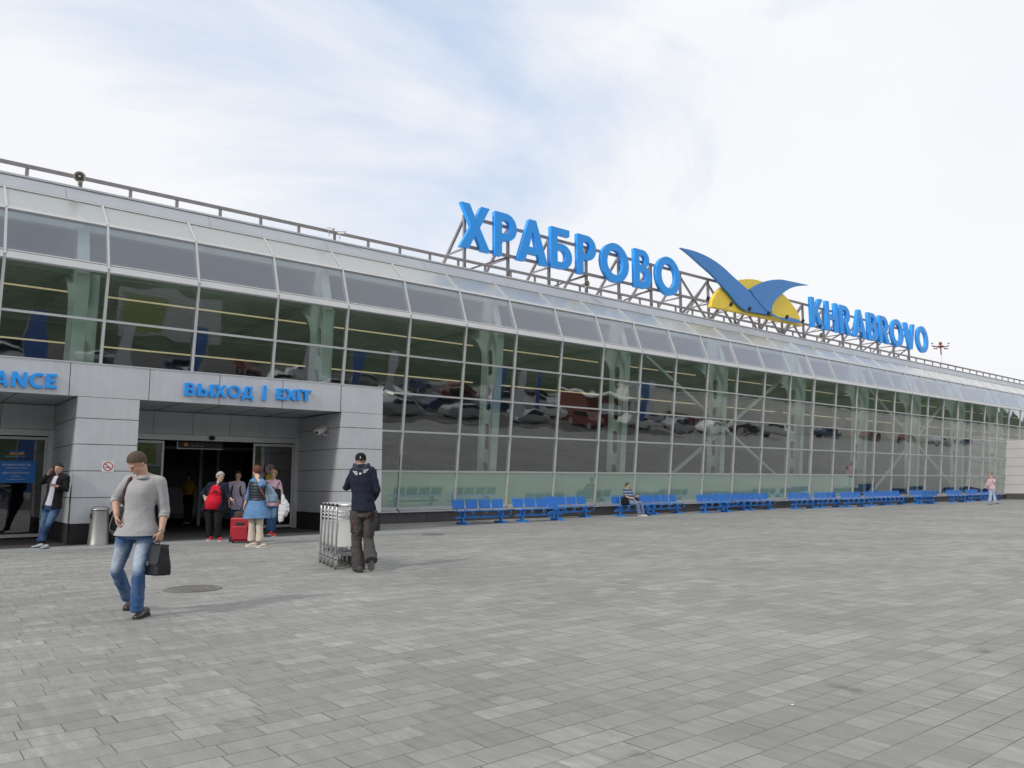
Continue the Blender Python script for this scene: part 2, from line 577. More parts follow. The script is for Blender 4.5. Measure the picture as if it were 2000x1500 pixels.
# ---------------------------------------------------------------- lettering drawn as outlines (cap height 1)
def arc(cx, cy, rx, ry, a0, a1, n=12):
    return [(cx + rx * math.cos(math.radians(a0 + (a1 - a0) * i / n)), cy + ry * math.sin(math.radians(a0 + (a1 - a0) * i / n))) for i in range(n + 1)]
def glyph(c):
    if c in 'XХ':
        return .8, [[(0, 0), (.23, 0), (.4, .32), (.57, 0), (.8, 0), (.515, .51), (.78, 1), (.55, 1), (.4, .7), (.25, 1), (.02, 1), (.285, .51)]]
    if c in 'PР':
        return .64, [[(0, 0), (.2, 0), (.2, .37)] + arc(.33, .685, .31, .315, -90, 90) + [(0, 1)], [(.2, .53)] + arc(.32, .685, .125, .155, -90, 90) + [(.2, .84)]]
    if c in 'AА':
        return .86, [[(0, 0), (.21, 0), (.28, .2), (.58, .2), (.65, 0), (.86, 0), (.53, 1), (.33, 1)], [(.33, .36), (.53, .36), (.43, .74)]]
    if c == 'Б':
        return .66, [[(0, 0)] + arc(.34, .31, .32, .31, -90, 90) + [(.2, .62), (.2, .83), (.58, .83), (.58, 1), (0, 1)], [(.2, .16)] + arc(.33, .31, .125, .15, -90, 90) + [(.2, .46)]]
    if c in 'BВ':
        return .66, [[(0, 0)] + arc(.36, .29, .30, .29, -90, 62) + arc(.34, .77, .25, .23, -62, 90) + [(0, 1)],
                     [(.2, .16)] + arc(.33, .295, .125, .135, -90, 90) + [(.2, .43)], [(.2, .61)] + arc(.32, .73, .1, .12, -90, 90) + [(.2, .85)]]
    if c in 'OО':
        return .92, [arc(.46, .5, .46, .53, 0, 345, 23), arc(.46, .5, .26, .33, 0, 345, 23)]
    if c in 'KК':
        return .74, [[(0, 0), (.2, 0), (.2, .37), (.26, .44), (.49, 0), (.74, 0), (.39, .57), (.7, 1), (.46, 1), (.2, .63), (.2, 1), (0, 1)]]
    if c in 'HН':
        return .72, [[(0, 0), (.2, 0), (.2, .4), (.52, .4), (.52, 0), (.72, 0), (.72, 1), (.52, 1), (.52, .58), (.2, .58), (.2, 1), (0, 1)]]
    if c == 'R':
        return .7, [[(0, 0), (.2, 0), (.2, .37), (.26, .37), (.46, 0), (.7, 0), (.47, .41)] + arc(.33, .69, .3, .31, -50, 90) + [(0, 1)], [(.2, .54)] + arc(.32, .69, .12, .15, -90, 90) + [(.2, .84)]]
    if c == 'V':
        return .8, [[(.29, 0), (.51, 0), (.8, 1), (.58, 1), (.4, .34), (.22, 1), (0, 1)]]
    if c == 'Ы':
        return .92, [[(0, 0)] + arc(.32, .31, .3, .31, -90, 90) + [(.2, .62), (.2, 1), (0, 1)], [(.2, .16)] + arc(.31, .31, .12, .15, -90, 90) + [(.2, .46)],
                     [(.7, 0), (.92, 0), (.92, 1), (.7, 1)]]
    if c == 'Д':
        return .88, [[(0, -.2), (.16, -.2), (.16, 0), (.72, 0), (.72, -.2), (.88, -.2), (.88, .17), (.78, .17), (.78, 1), (.25, 1), (.2, .5), (.1, .17), (0, .17)],
                     [(.31, .17), (.58, .17), (.58, .83), (.42, .83), (.39, .45)]]
    if c == 'E':
        return .56, [[(0, 0), (.56, 0), (.56, .18), (.21, .18), (.21, .41), (.5, .41), (.5, .59), (.21, .59), (.21, .82), (.55, .82), (.55, 1), (0, 1)]]
    if c in 'I|':
        return .22, [[(0, 0), (.22, 0), (.22, 1), (0, 1)]]
    if c == 'T':
        return .64, [[(.21, 0), (.43, 0), (.43, .82), (.64, .82), (.64, 1), (0, 1), (0, .82), (.21, .82)]]
    if c == 'N':
        return .76, [[(0, 0), (.2, 0), (.2, .62), (.54, 0), (.76, 0), (.76, 1), (.56, 1), (.56, .4), (.23, 1), (0, 1)]]
    if c == 'C':
        return .76, [arc(.5, .5, .5, .52, 55, 305, 22) + arc(.5, .5, .29, .34, 305, 55, 18)]
def letter(c, x0, x1, z0, z1, y, t, m, parent, bev=0.0, name='letter'):
    wd, cs = glyph(c)
    cu = D.curves.new('tmp', 'CURVE')
    cu.dimensions = '2D'
    cu.fill_mode = 'BOTH'
    cu.extrude = t / 2
    for ct in cs:
        sp = cu.splines.new('POLY')
        sp.points.add(len(ct) - 1)
        for i, (a, b) in enumerate(ct):
            sp.points[i].co = (a / wd * (x1 - x0), b * (z1 - z0), 0, 1)
        sp.use_cyclic_u = True
    o = D.objects.new('tmp', cu)
    COL.objects.link(o)
    me = evalmesh(o, name)
    D.objects.remove(o)
    D.curves.remove(cu)
    org = worg(parent)
    me.transform(Matrix.Translation(V((x0, y + t / 2, z0)) - org) @ Matrix.Rotation(math.pi / 2, 4, 'X'))
    me.materials.clear()
    me.materials.append(m)
    o = link(name, me, parent)
    if bev:
        b = o.modifiers.new('bevel', 'BEVEL')
        b.width = bev
        b.segments = 2
        b.limit_method = 'ANGLE'
    return o
def text(s, size, c, m, name, parent, normal=-1, align='CENTER', ext=.001):
    """small printed lettering facing -y"""
    cu = D.curves.new('tmp', 'FONT')
    cu.body = s
    cu.size = size
    cu.align_x = align
    cu.extrude = ext
    o = D.objects.new('tmp', cu)
    COL.objects.link(o)
    me = evalmesh(o, name)
    D.objects.remove(o)
    me.transform(Matrix.Translation(V(c) - worg(parent)) @ Matrix.Rotation(math.pi / 2, 4, 'X'))
    me.materials.clear()
    me.materials.append(m)
    return link(name, me, parent)
# ================================================================ ground and surroundings
g = MB()
g.add([(-900, -900, 0), (900, -900, 0), (900, 900, 0), (-900, 900, 0)], [(0, 1, 2, 3)])
struct('paved_ground', g, PAV)
g = MB().box(-12, 13.4, 19.0, 20.1, -.02, .006)
struct('kerb_strip', g, M['granite'])
g = MB().box(-12, 10.27, 20.1, 23.44, -.02, .005)
struct('entrance_mat_floor', g, M['mat'])
# what lies behind the viewer and shows mirrored in the glass wall
asph = mat('worn dark asphalt', (.085, .080, .082), .85, 0, .25, .4, .3, 30)
g = MB().box(-260, 66, -64, -5, -.02, .004)
struct('access_road', g, asph)
g = MB()
for y in (-7, -13, -20):
    for k in range(-10, 7):
        g.box(k * 9, k * 9 + 4, y - .07, y + .07, .004, .008)
struct('road_markings', g, M['white'])
turf = mat('rough dark grass', (.035, .070, .022), .9, 0, .4, .12, .6, 3, .2)
turf2 = mat('dark woodland', (.052, .075, .043), .95, 0, .5, .15, .8, 2, .2)
g = MB()
nx, ny = 70, 12
random.seed(3)
for j in range(ny):
    for i in range(nx + 1):
        x = -300 + 780 * i / nx
        y = -64 - j * 9
        z = 0 if j == 0 else 1.0 * j ** 1.1 * (1 + .3 * noise.noise(V((x * .02, j * .4, 0)))) + (0 if j < 6 else (j - 5) * 3.0 * (.9 + .5 * noise.noise(V((x * .05, j, 2)))))
        g.v.append(V((x, y, z)))
g.f = [(j * (nx + 1) + i, j * (nx + 1) + i + 1, (j + 1) * (nx + 1) + i + 1, (j + 1) * (nx + 1) + i) for j in range(ny - 1) for i in range(nx)]
o = struct('grass_hill', g, turf2)
o.data.polygons.foreach_set('use_smooth', [True] * len(o.data.polygons))

# ================================================================ terminal building
BX, BS, BD, LEAN = 2.1099, 2.42335, 23.9712, .10708
RZ = [.5014, 1.8022, 3.1892, 4.512, 5.8373, 7.2418, 8.6262, 9.4788]
YE = BD - LEAN * (RZ[5] - RZ[0])
def fy(k):
    if k <= 5:
        return BD - LEAN * (RZ[k] - RZ[0])
    return YE + (.5079 if k == 6 else 1.4431)
N0, N1 = -4, 44
def mxx(n):
    return BX + BS * n
bld = thing('terminal_building', 'long airport terminal with a leaning glass wall, curved glass eaves and grey roof edge', 'building', (mxx(0), BD, 0))
def P(n, k, out=0.0):
    nrm = [V((0, -1, -LEAN)).normalized()] * 5 + [V((0, -1.384, .5079)).normalized(), V((0, -.8526, .9352)).normalized(), V((0, -.8526, .9352)).normalized()]
    return V((mxx(n), fy(k), RZ[k])) + nrm[k] * out
corner_n = 27.85
for n in range(N0, N1):
    low = 3 if n >= 28 or n <= 3 else 0  # the annex and the entrance block cover the lower rows
    fr = MB()
    mw_ = .045
    nrm = V((0, -1, -LEAN)).normalized()
    a = MB()
    # mullion on the left side of this bay
    segs = [(low, 5), (5, 6), (6, 7)]
    for k0, k1 in segs:
        p, q = P(n, k0), P(n, k1)
        d = q - p
        nn = V((1, 0, 0)).cross(d).normalized()
        if nn.y > 0:
            nn = -nn
        ww = .034 if k0 < 5 else .03
        if n == 16:
            ww = .07
        fr.obox((p + q) / 2 - nn * .03, V((ww, 0, 0)), d / 2, nn * .075)
    # rails
    for k in range(low, 8):
        p, q = P(n, k), P(n + 1, k)
        p.x += .034
        q.x -= .034
        hh = {0: .06, 5: .105, 6: .06, 7: .04}.get(k, .032)
        nn = nrm if k < 5 else V((0, -1, .1)).normalized() if k == 5 else V((0, -.8, .6))
        up = V((1, 0, 0)).cross(nn).normalized()
        if k >= 5 and k < 7:
            nn = V((0, -.93, .37)).normalized() if k == 5 else V((0, -.75, .66)).normalized()
            up = V((1, 0, 0)).cross(nn).normalized()
        if k < 5:
            nn, up = nrm, V((0, -LEAN, 1)).normalized()
        fr.obox((p + q) / 2 - nn * .02, V(((q.x - p.x) / 2, 0, 0)), up * hh, nn * .055)
        if k in (5, 6):                     # the second, thinner glazing bar with its dark gap
            fr.obox((p + q) / 2 + up * (hh + .05) * (1 if up.z > 0 else -1) - nn * .03, V(((q.x - p.x) / 2, 0, 0)), up * .018, nn * .05)
    if low == 0:
        fr.box(mxx(n) + .034, mxx(n + 1) - .034, BD - .14, BD + .05, RZ[0] - .13, RZ[0] - .075)
    wnd = obj('window', fr, M['frame'], bld)
    pn = MB()
    for k in range(max(low, 1), 5):
        p, q, r, s = P(n, k), P(n + 1, k), P(n + 1, k + 1), P(n, k + 1)
        pn.add([p, q, r, s], [(0, 1, 2, 3)])
    obj('pane', pn, GL, wnd)
    pn = MB()
    for k in (5, 6):
        obj('roof_pane', MB().add([P(n, k), P(n + 1, k), P(n + 1, k + 1), P(n, k + 1)], [(0, 1, 2, 3)]), (GLR, GLT)[k - 5], wnd)
    if low == 0 and n > 3:
        sp = MB()
        if n < 18:
            sp.add([P(n, 0), P(n + 1, 0), P(n + 1, 1), P(n, 1)], [(0, 1, 2, 3)])
            obj('spandrel_panel', sp, M['spandrel'], wnd)
        else:
            sp.add([P(n, 0), P(n + 1, 0), P(n + 1, 1), P(n, 1)], [(0, 1, 2, 3)])
            obj('pane', sp, GL, wnd)
X0, X1 = mxx(N0), mxx(N1)
obj('plinth', MB().box(11.5, 69.55, BD - .07, BD + .3, 0, .37), M['plinth'], bld)
jm = MB()
for k in range(0, 60):
    x = 13 + k * 1.2
    if x < 69:
        jm.box(x, x + .012, BD - .0725, BD - .06, .0, .37)
obj('plinth_joint', jm, M['dark'], bld)
# sloping roof edge panels
ft = 10.02
obj('roof_fascia', MB().add([(X0, fy(7) - .02, RZ[7] + .04), (X1, fy(7) - .02, RZ[7] + .04), (X1, 25.02, ft - .06), (X0, 25.02, ft - .06),
                             (X0, fy(7) + .3, RZ[7] + .04), (X1, fy(7) + .3, RZ[7] + .04), (X1, 25.4, ft - .06), (X0, 25.4, ft - .06)],
                            [(0, 1, 2, 3), (4, 7, 6, 5), (0, 4, 5, 1), (3, 2, 6, 7), (0, 3, 7, 4), (1, 5, 6, 2)]), M['fascia'], bld)
fj = MB()
for k in range(0, 26):
    x = -4.5 + k * 4.05
    fj.add([(x, fy(7) - .024, RZ[7] + .05), (x + .015, fy(7) - .024, RZ[7] + .05), (x + .015, 25.014, ft - .07), (x, 25.014, ft - .07)], [(0, 1, 2, 3)])
obj('fascia_joint', fj, M['purlin'], bld)
obj('roof_coping', MB().box(X0, X1, 24.98, 25.5, ft - .06, ft), mat('light coping', (.56, .57, .58), .5, .2, .06, 2), bld)
obj('roof_slab', MB().box(X0, X1, 25.5, 41, 9.55, 9.9), M['ceil'], bld)
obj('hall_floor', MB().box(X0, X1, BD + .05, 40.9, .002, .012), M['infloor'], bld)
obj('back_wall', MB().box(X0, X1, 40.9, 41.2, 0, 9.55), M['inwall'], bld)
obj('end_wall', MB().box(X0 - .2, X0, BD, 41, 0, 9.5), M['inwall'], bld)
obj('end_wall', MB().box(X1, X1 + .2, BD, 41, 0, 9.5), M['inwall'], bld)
# slatted ceiling of the hall
cs = MB()
for k in range(27):
    y = 24.9 + k * .34
    cs.box(X0, X1, y, y + .22, 7.62, 7.72)
obj('ceiling_slats', cs, M['ceil'], bld)
obj('ceiling_void', MB().box(X0, X1, 34.2, 40.9, 7.6, 7.8), M['ceil'], bld)
obj('ceiling_backing', MB().box(X0, X1, 24.9, 34.2, 7.86, 7.9), M['inwall'], bld)
obj('ceiling_beam', MB().box(X0, X1, 25.62, 25.82, 7.55, 7.95), M['steel'], bld)
obj('eaves_beam', MB().box(X0, X1, 24.62, 24.86, 8.62, 8.95), M['steel'], bld)
# first floor gallery set back in the hall and the lit tube lines
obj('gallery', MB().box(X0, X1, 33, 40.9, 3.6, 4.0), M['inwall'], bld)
tl = emis('warm tube light', (1.0, .72, .44), .42)
for z, y in ((7.0, 25.6), (5.47, 25.6)):
    for k in range(0, 27):
        x = mxx(k * 3 - 2) - 4.0
        if x > 92 or x < -8:
            continue
        obj('tube_light', MB().box(x - 2.95 + .1, x + 3.6, y, y + .04, z - .022, z + .022), tl, bld)
# castellated steel portal frames
def portal(x):
    y0, y1 = 24.15, 25.0
    def f(lean_z):
        return -LEAN * (lean_z - .5)
    cu = D.curves.new('tmp', 'CURVE')
    cu.dimensions = '2D'
    cu.fill_mode = 'BOTH'
    cu.extrude = .012
    out = [(y0 + .1, .32), (y1, .32), (y1 - .45, 6.3)] + [(y1 - .45 + 1.5 * (1 - math.cos(t)), 6.3 + 1.15 * math.sin(t)) for t in [i * math.pi / 16 for i in range(1, 9)]]
    out += [(41, 7.9), (41, 8.5), (24.75, 9.2), (24.0, 8.5), (y0 - .58, 7.1)]
    cs_ = [out]
    for zc in (1.7, 3.2, 4.7, 6.1):
        c = y0 + .55 - LEAN * (zc - .5) * .75
        cs_.append([(c + .17 * math.cos(a), zc + (.34 if math.sin(a) > 0 else -.34) + .17 * math.sin(a)) for a in [i * math.pi / 8 for i in range(16)]])
    for yc in (27.6, 29.5, 31.4):
        cs_.append(arc(yc, 8.15, .2, .2, 0, 330, 11))
    for ct in cs_:
        sp = cu.splines.new('POLY')
        sp.points.add(len(ct) - 1)
        for i, (a, b) in enumerate(ct):
            sp.points[i].co = (a, b, 0, 1)
        sp.use_cyclic_u = True
    o = D.objects.new('tmp', cu)
    COL.objects.link(o)
    me = evalmesh(o, 'column_web')
    D.objects.remove(o)
    R_ = Matrix(((0, 0, 1, x), (1, 0, 0, 0), (0, 1, 0, 0), (0, 0, 0, 1)))
    me.transform(Matrix.Translation(-worg(bld)) @ R_)
    me.materials.clear()
    me.materials.append(M['steel'])
    c = link('steel_column', me, bld)
    fl = MB()
    def strip(pts, wd):
        for p, q in zip(pts, pts[1:]):
            fl.bar((x, p[0], p[1]), (x, q[0], q[1]), wd, .03, up=V((0, .001, 1)) if abs(p[0] - q[0]) > abs(p[1] - q[1]) else V((0, 1, 0)))
    strip([(y0 + .1, .32), (y0 - .58, 7.1)], .34)
    strip([(y1, .32), (y1 - .45, 6.3)], .34)
    strip(out[2:11], .34)
    strip([(y1 + 1.05, 7.45), (41, 7.9)], .3)
    strip([(24.0, 8.5), (y0 - .58, 7.1)], .3)
    fl.tube([(x + .42, 24.75, .32), (x + .42, 24.3, 7.3)], .14, 12)
    obj('column_flange', fl, M['steel'], c)
for n in range(-2, 43, 3):
    portal(mxx(n) - .55)
for a, b in (((28.6, 25, 7.5), (41.5, 25, .6)), ((41.0, 25.2, 7.5), (28.3, 25.2, .6)), ((50.6, 25, 7.5), (63.5, 25, .6)), ((63.0, 25.2, 7.5), (50.3, 25.2, .6))):
    obj('cross_brace', MB().bar(a, b, .14, .14), M['steel'], bld)
# interior low barrier strip and shop fronts seen dimly
random.seed(5)
for k in range(22):
    x = -4 + k * 4.6 + random.random()
    obj('hall_counter', MB().box(x, x + random.uniform(1.2, 3.4), 38.4, 40.6, .013, random.uniform(1.0, 2.9)), mat('hall furniture', (.13, .12, .14), .6, 0, .5, .3), bld)

# roof railing
rl = thing('roof_railing', 'low taupe steel railing along the roof edge of the terminal', 'railing', (mxx(0), 25.1, ft))
obj('top_rail', MB().box(X0, X1, 25.06, 25.14, ft + .27, ft + .37), M['purlin'], rl)
for k in range(0, 72):
    x = 2.65 + (k - 5) * 1.355
    obj('post', MB().box(x - .045, x + .045, 25.07, 25.13, ft, ft + .27), M['purlin'], rl)

# ---------------------------------------------------------------- entrance portal
EY, EZ, EB = 20.5, 4.21, 3.43
DY = 23.45
ep = thing('entrance_portal', 'grey panelled entrance block projecting from the glass wall with two recessed doorways', 'building entrance', (4.2, EY, 0))
XR, XL = 11.62, -11.0
obj('canopy_body', MB().box(XL, XR - .01, EY + .03, 23.7, EB + .02, EZ - .01), M['clad'], ep)
xs = [-10.6, -8.85, -7.1, -5.35, -3.6, -1.87, -.13, 1.6, 3.33, 5.07, 6.78, 8.49, 10.24]
for a, b in zip(xs, xs[1:]):
    obj('fascia_panel', MB().box(a + .008, b - .008, EY, EY + .03, EB, EZ), M['clad'], ep, bev=.004)
obj('fascia_backing', MB().box(XL, XR - .02, EY + .012, EY + .028, EB + .01, EZ - .01), M['dark'], ep)
obj('canopy_flashing', MB().box(XL, XR + .01, EY - .012, 23.6, EZ + .002, EZ + .03), M['clad'], ep)
zj = [.47, 1.07, 1.69, 2.31, 2.92, EB]
def pillar(x0, x1):
    for z0, z1 in zip(zj, zj[1:]):
        obj('pillar_panel', MB().box(x0, x1, EY + (.0 if z1 < EB else .003), 23.5, z0 + .008, z1 - .008), M['clad'], ep, bev=.004)
    obj('pillar_core', MB().box(x0 + .015, x1 - .015, EY + .015, 23.5, .02, EB), M['dark'], ep)
    obj('pillar_base', MB().box(x0 + .04, x1 - .04, EY + .04, 23.5, 0, .465), M['plinth'], ep)
pillar(3.52, 4.87)
obj('fascia_panel', MB().box(10.256, XR, EY, EY + .03, EB + .0, EZ), M['clad'], ep, bev=.004)
zj = [.52, 1.15, 1.78, 2.38, 2.99, EB]
pillar(10.28, XR)
zj = [.47, 1.07, 1.69, 2.31, 2.92, EB]
pillar(-2.6, -1.25)
pillar(-11, -9.2)
# recess: header, soffit joints, frames
for a, b in ((4.87, 10.28), (-1.25, 3.52)):
    n = 5 if a > 0 else 4
    for i in range(n):
        x0 = a + (b - a) * i / n
        x1 = a + (b - a) * (i + 1) / n
        obj('header_panel', MB().box(x0 + .006, x1 - .006, DY - .02, DY + .08, 2.80, EB), M['clad'], ep)
    obj('header_backing', MB().box(a, b, DY, DY + .075, 2.8, EB - .005), M['dark'], ep)
    jm = MB()
    for i in range(1, n):
        x0 = a + (b - a) * i / n
        jm.box(x0 - .006, x0 + .006, EY + .1, DY, EB + .012, EB + .022)
    obj('soffit_joint', jm, M['dark'], ep)
def door(a, b, opening):
    fr = MB()
    fr.box(a, b, DY - .05, DY + .1, 2.63, 2.79)
    fr.box(a, a + .12, DY - .05, DY + .1, .02, 2.63)
    fr.box(b - .12, b, DY - .05, DY + .1, .02, 2.63)
    obj('door_frame', fr, M['frame2'], ep)
    leaves = []
    q = (b - a - .24) / 4
    if opening:
        leaves = [(a + .12, a + .12 + q), (b - .12 - q, b - .12)]
    else:
        leaves = [(a + .12 + q * i, a + .12 + q * (i + 1)) for i in range(4)]
    for i, (x0, x1) in enumerate(leaves):
        y = DY + (.0 if i % 2 == 0 else .03)
        d = MB()
        for bx in ((x0, x0 + .055, .05, 2.6), (x1 - .055, x1, .05, 2.6), (x0 + .055, x1 - .055, .05, .13), (x0 + .055, x1 - .055, 2.53, 2.6)):
            d.box(bx[0], bx[1], y, y + .045, bx[2], bx[3])
        dd = obj('sliding_door', d, M['frame'], ep)
        obj('door_glass', MB().add([(x0 + .05, y + .02, .12), (x1 - .05, y + .02, .12), (x1 - .05, y + .02, 2.54), (x0 + .05, y + .02, 2.54)], [(0, 1, 2, 3)]), GLD, dd)
        if opening:
            hx = x1 + .05 if i == 0 else x0 - .03
            obj('door_handle', MB().tube([(hx, y - .05, .98), (hx, y - .05, 1.22)], .012).tube([(hx, y - .05, 1.2), (hx - .06, y, 1.2)], .01), M['frame'], dd)
door(4.87, 10.28, True)
door(-1.25, 3.52, False)
# vestibule behind the open doors
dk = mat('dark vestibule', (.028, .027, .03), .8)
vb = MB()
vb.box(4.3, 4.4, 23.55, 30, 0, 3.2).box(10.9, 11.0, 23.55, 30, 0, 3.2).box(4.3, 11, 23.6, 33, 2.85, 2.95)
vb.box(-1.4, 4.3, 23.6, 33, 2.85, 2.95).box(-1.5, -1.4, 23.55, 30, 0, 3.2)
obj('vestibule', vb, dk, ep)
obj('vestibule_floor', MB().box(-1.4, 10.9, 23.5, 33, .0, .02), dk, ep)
vf = MB()
for x in (4.6, 6.4, 8.2, 8.75, 10.5):
    vf.box(x, x + .09, 26.4, 26.5, .05, 2.5)
vf.box(4.4, 10.9, 26.4, 26.5, 2.5, 2.6)
obj('inner_door_frame', vf, mat('dull inner frame', (.22, .23, .24), .5), ep)
# ---------------------------------------------------------------- annex on the right
an = thing('annex_building', 'light grey panelled annex block standing out from the far right end of the glass wall', 'building', (72, 22, 0))
AZ = 4.62
ac = mat('pale annex cladding', (.56, .56, .56), .5, .1, .04, .8)
zz = [.45, 1.15, 1.85, 2.55, 3.25, 3.95, AZ]
for z0, z1 in zip(zz, zz[1:]):
    obj('wall_panel', MB().box(69.6, 96, 21.1, 24.3, z0 + .01, z1 - .01), ac, an)
obj('wall_core', MB().box(69.63, 95.9, 21.13, 24.2, .0, AZ - .02), M['purlin'], an)
obj('base_course', MB().box(69.62, 95.95, 21.12, 24.2, 0, .44), M['plinth'], an)

# ---------------------------------------------------------------- roof signs
SY = 25.0
sf = thing('sign_frame', 'taupe steel lattice frame on the roof carrying the blue letters', 'sign frame', (38, 26, ft))
pu = [907, 992, 1072, 1145, 1208.5, 1271.5, 1329]
def px_at(u, y, z0=11.0):
    v = 600
    for _ in range(6):
        p = aty(u, v, y)
        v -= (z0 - p.z) * FPX / (p - CAMP).dot(CF)
    return aty(u, v, y).x
pxs = [px_at(u, 25.35) for u in pu]
x = pxs[-1]
rest = []
while x < 57.5:
    x += 2.35
    rest.append(x)
pxs += rest
zt = [12.3 if p < 33 or p > 43.5 else 12.3 for p in pxs]
for i, x in enumerate(pxs):
    obj('post', MB().box(x - .055, x + .055, 25.3, 25.41, ft - .1, 12.3), M['purlin'], sf)
    obj('base_plate', MB().box(x - .16, x + .16, 25.22, 25.49, ft, ft + .09), M['purlin'], sf)
    b = MB().bar((x, 25.41, 12.2), (x, 27.6, 9.9), .1, .1)
    b.bar((x, 25.41, 10.95), (x, 26.55, 10.95), .07, .07)
    obj('raking_brace', b, M['purlin'], sf)
obj('top_rail', MB().box(pxs[0] - .15, pxs[-1] + .15, 25.2, 25.3, 12.2, 12.32), M['purlin'], sf)
obj('bottom_rail', MB().box(pxs[0] - .15, pxs[-1] + .15, 25.2, 25.3, 10.95, 11.07), M['purlin'], sf)
for i in range(len(pxs) - 1):
    if pxs[i] > 31 and pxs[i] < 43.5:
        b = MB().bar((pxs[i], 25.36, 10.0), (pxs[i + 1], 25.36, 12.2), .09, .09)
        b.bar((pxs[i], 25.44, 12.2), (pxs[i + 1], 25.44, 10.0), .09, .09)
        obj('cross_brace', b, M['purlin'], sf)
    elif i % 2 == 0:
        obj('cross_brace', MB().bar((pxs[i], 25.45, 10.0), (pxs[i + 1], 25.45, 11.0), .07, .07), M['purlin'], sf)

def row(word, boxes, name, label, cat='sign'):
    r = thing(name, label, cat, (aty(*boxes[0][:2], SY).x, SY, 10.9))
    for c, (ul, vt, ur, vb) in zip(word, boxes):
        # left/right pixel, top at left edge, bottom at left edge
        tl_ = aty(ul, vt, SY)
        bl_ = aty(ul, vb, SY)
        br_ = aty(ur, vb, SY)
        letter(c, tl_.x, br_.x, bl_.z, tl_.z, SY, .2, M['blue'], r, bev=.018)
    return r
def z6(x, y):
    return 1300 + x / 3.571, 450 + y / 3.571
def z5(x, y):
    return 850 + x / 4, 370 + y / 4
cyr = [(197, 90, 433, 442), (468, 165, 640, 508), (642, 205, 882, 545), (905, 283, 1072, 600), (1110, 340, 1262, 650), (1295, 398, 1517, 690), (1555, 455, 1692, 755), (1723, 508, 1920, 795)]
row('ХРАБРОВО', [(*z5(a, b), 850 + c / 4, 370 + d / 4) for a, b, c, d in cyr], 'roof_sign', 'large blue Cyrillic lettering standing on the roof left of the emblem')
lat = [(1018, 462, 1100, 668), (1122, 490, 1208, 692), (1225, 520, 1308, 715), (1312, 545, 1402, 735), (1412, 572, 1480, 758), (1494, 597, 1572, 782), (1578, 618, 1672, 795), (1652, 645, 1738, 815), (1752, 668, 1833, 835)]
# even letter spacing between the surveyed ends of the word
xa, xb = aty(*z6(1012, 470), SY).x, aty(*z6(1834, 770), SY).x
wd_ = [glyph(c)[0] for c in 'KHRABROVO']
hgt = aty(*z6(1018, 462), SY).z - aty(*z6(1018, 668), SY).z
z00 = aty(*z6(1018, 668), SY).z
sc_ = (xb - xa) / (sum(wd_) + 8 * .13)
rs = thing('roof_sign', 'smaller blue Latin lettering standing on the roof right of the emblem', 'sign', (xa, SY, 10.9))
cur = xa
for c, wv in zip('KHRABROVO', wd_):
    letter(c, cur, cur + wv * sc_, z00, z00 + hgt, SY, .2, M['blue'], rs, bev=.018)
    cur += (wv + .13) * sc_
if False: row('KHRABROVO', [(*z6(a, b), 1300 + c / 3.571, 450 + d / 3.571) for a, b, c, d in lat], 'roof_sign', 'smaller blue Latin lettering standing on the roof right of the emblem')

em = thing('roof_emblem', 'yellow half disc with two crossed blue wings standing on the roof between the words', 'emblem', (37, SY, 10.6))
def pxpoly(pts, y, t, mt, name, bev=.02):
    w3 = [aty(*z6(a, b), y) for a, b in pts]
    p2 = [(p.x, p.z) for p in w3]
    mb = MB().prism(p2, lambda a, b, d: V((a, y + d, b)), t)
    return obj(name, mb, mt, em, bev=bev)
def smoothpoly(pts, sharp=()):
    """rounds the outline through the points (Catmull-Rom), keeping the listed corners"""
    out = []
    n = len(pts)
    for i in range(n):
        p0, p1, p2, p3 = pts[i - 1], pts[i], pts[(i + 1) % n], pts[(i + 2) % n]
        if i in sharp:
            p0 = p1
        if (i + 1) % n in sharp:
            p3 = p2
        for k in range(5):
            t = k / 5
            out.append(tuple(.5 * (2 * p1[j] + (p2[j] - p0[j]) * t + (2 * p0[j] - 5 * p1[j] + 4 * p2[j] - p3[j]) * t * t + (3 * p1[j] - p0[j] - 3 * p2[j] + p3[j]) * t ** 3) for j in (0, 1)))
    return out
pxpoly(smoothpoly([(318, 533), (330, 480), (372, 415), (440, 365), (530, 342), (610, 340), (690, 362), (770, 405), (840, 462), (895, 530), (930, 590), (955, 668)], (0, 11)), 25.02, .22, M['yellow'], 'half_disc')
pxpoly(smoothpoly([(103, 119), (200, 142), (300, 185), (390, 245), (470, 318), (530, 372), (574, 412), (630, 470), (690, 540), (738, 590), (690, 585), (600, 568), (545, 552), (500, 512), (450, 450), (400, 395), (330, 315), (240, 235), (170, 172)], (0, 9)), 24.86, .14, M['blue2'], 'large_wing')
pxpoly(smoothpoly([(584, 413), (640, 378), (715, 350), (800, 342), (880, 356), (1003, 382), (930, 388), (870, 405), (815, 442), (765, 490), (742, 545), (752, 590), (700, 540), (640, 472)], (0, 5, 11)), 24.9, .1, M['blue2'], 'small_wing')
pxpoly(smoothpoly([(600, 436), (660, 508), (716, 572), (770, 606), (830, 626), (890, 640), (948, 647), (930, 624), (870, 608), (800, 606), (752, 582), (700, 528), (640, 462)], (0, 6)), 24.83, .06, M['blue2'], 'tail_stripe')

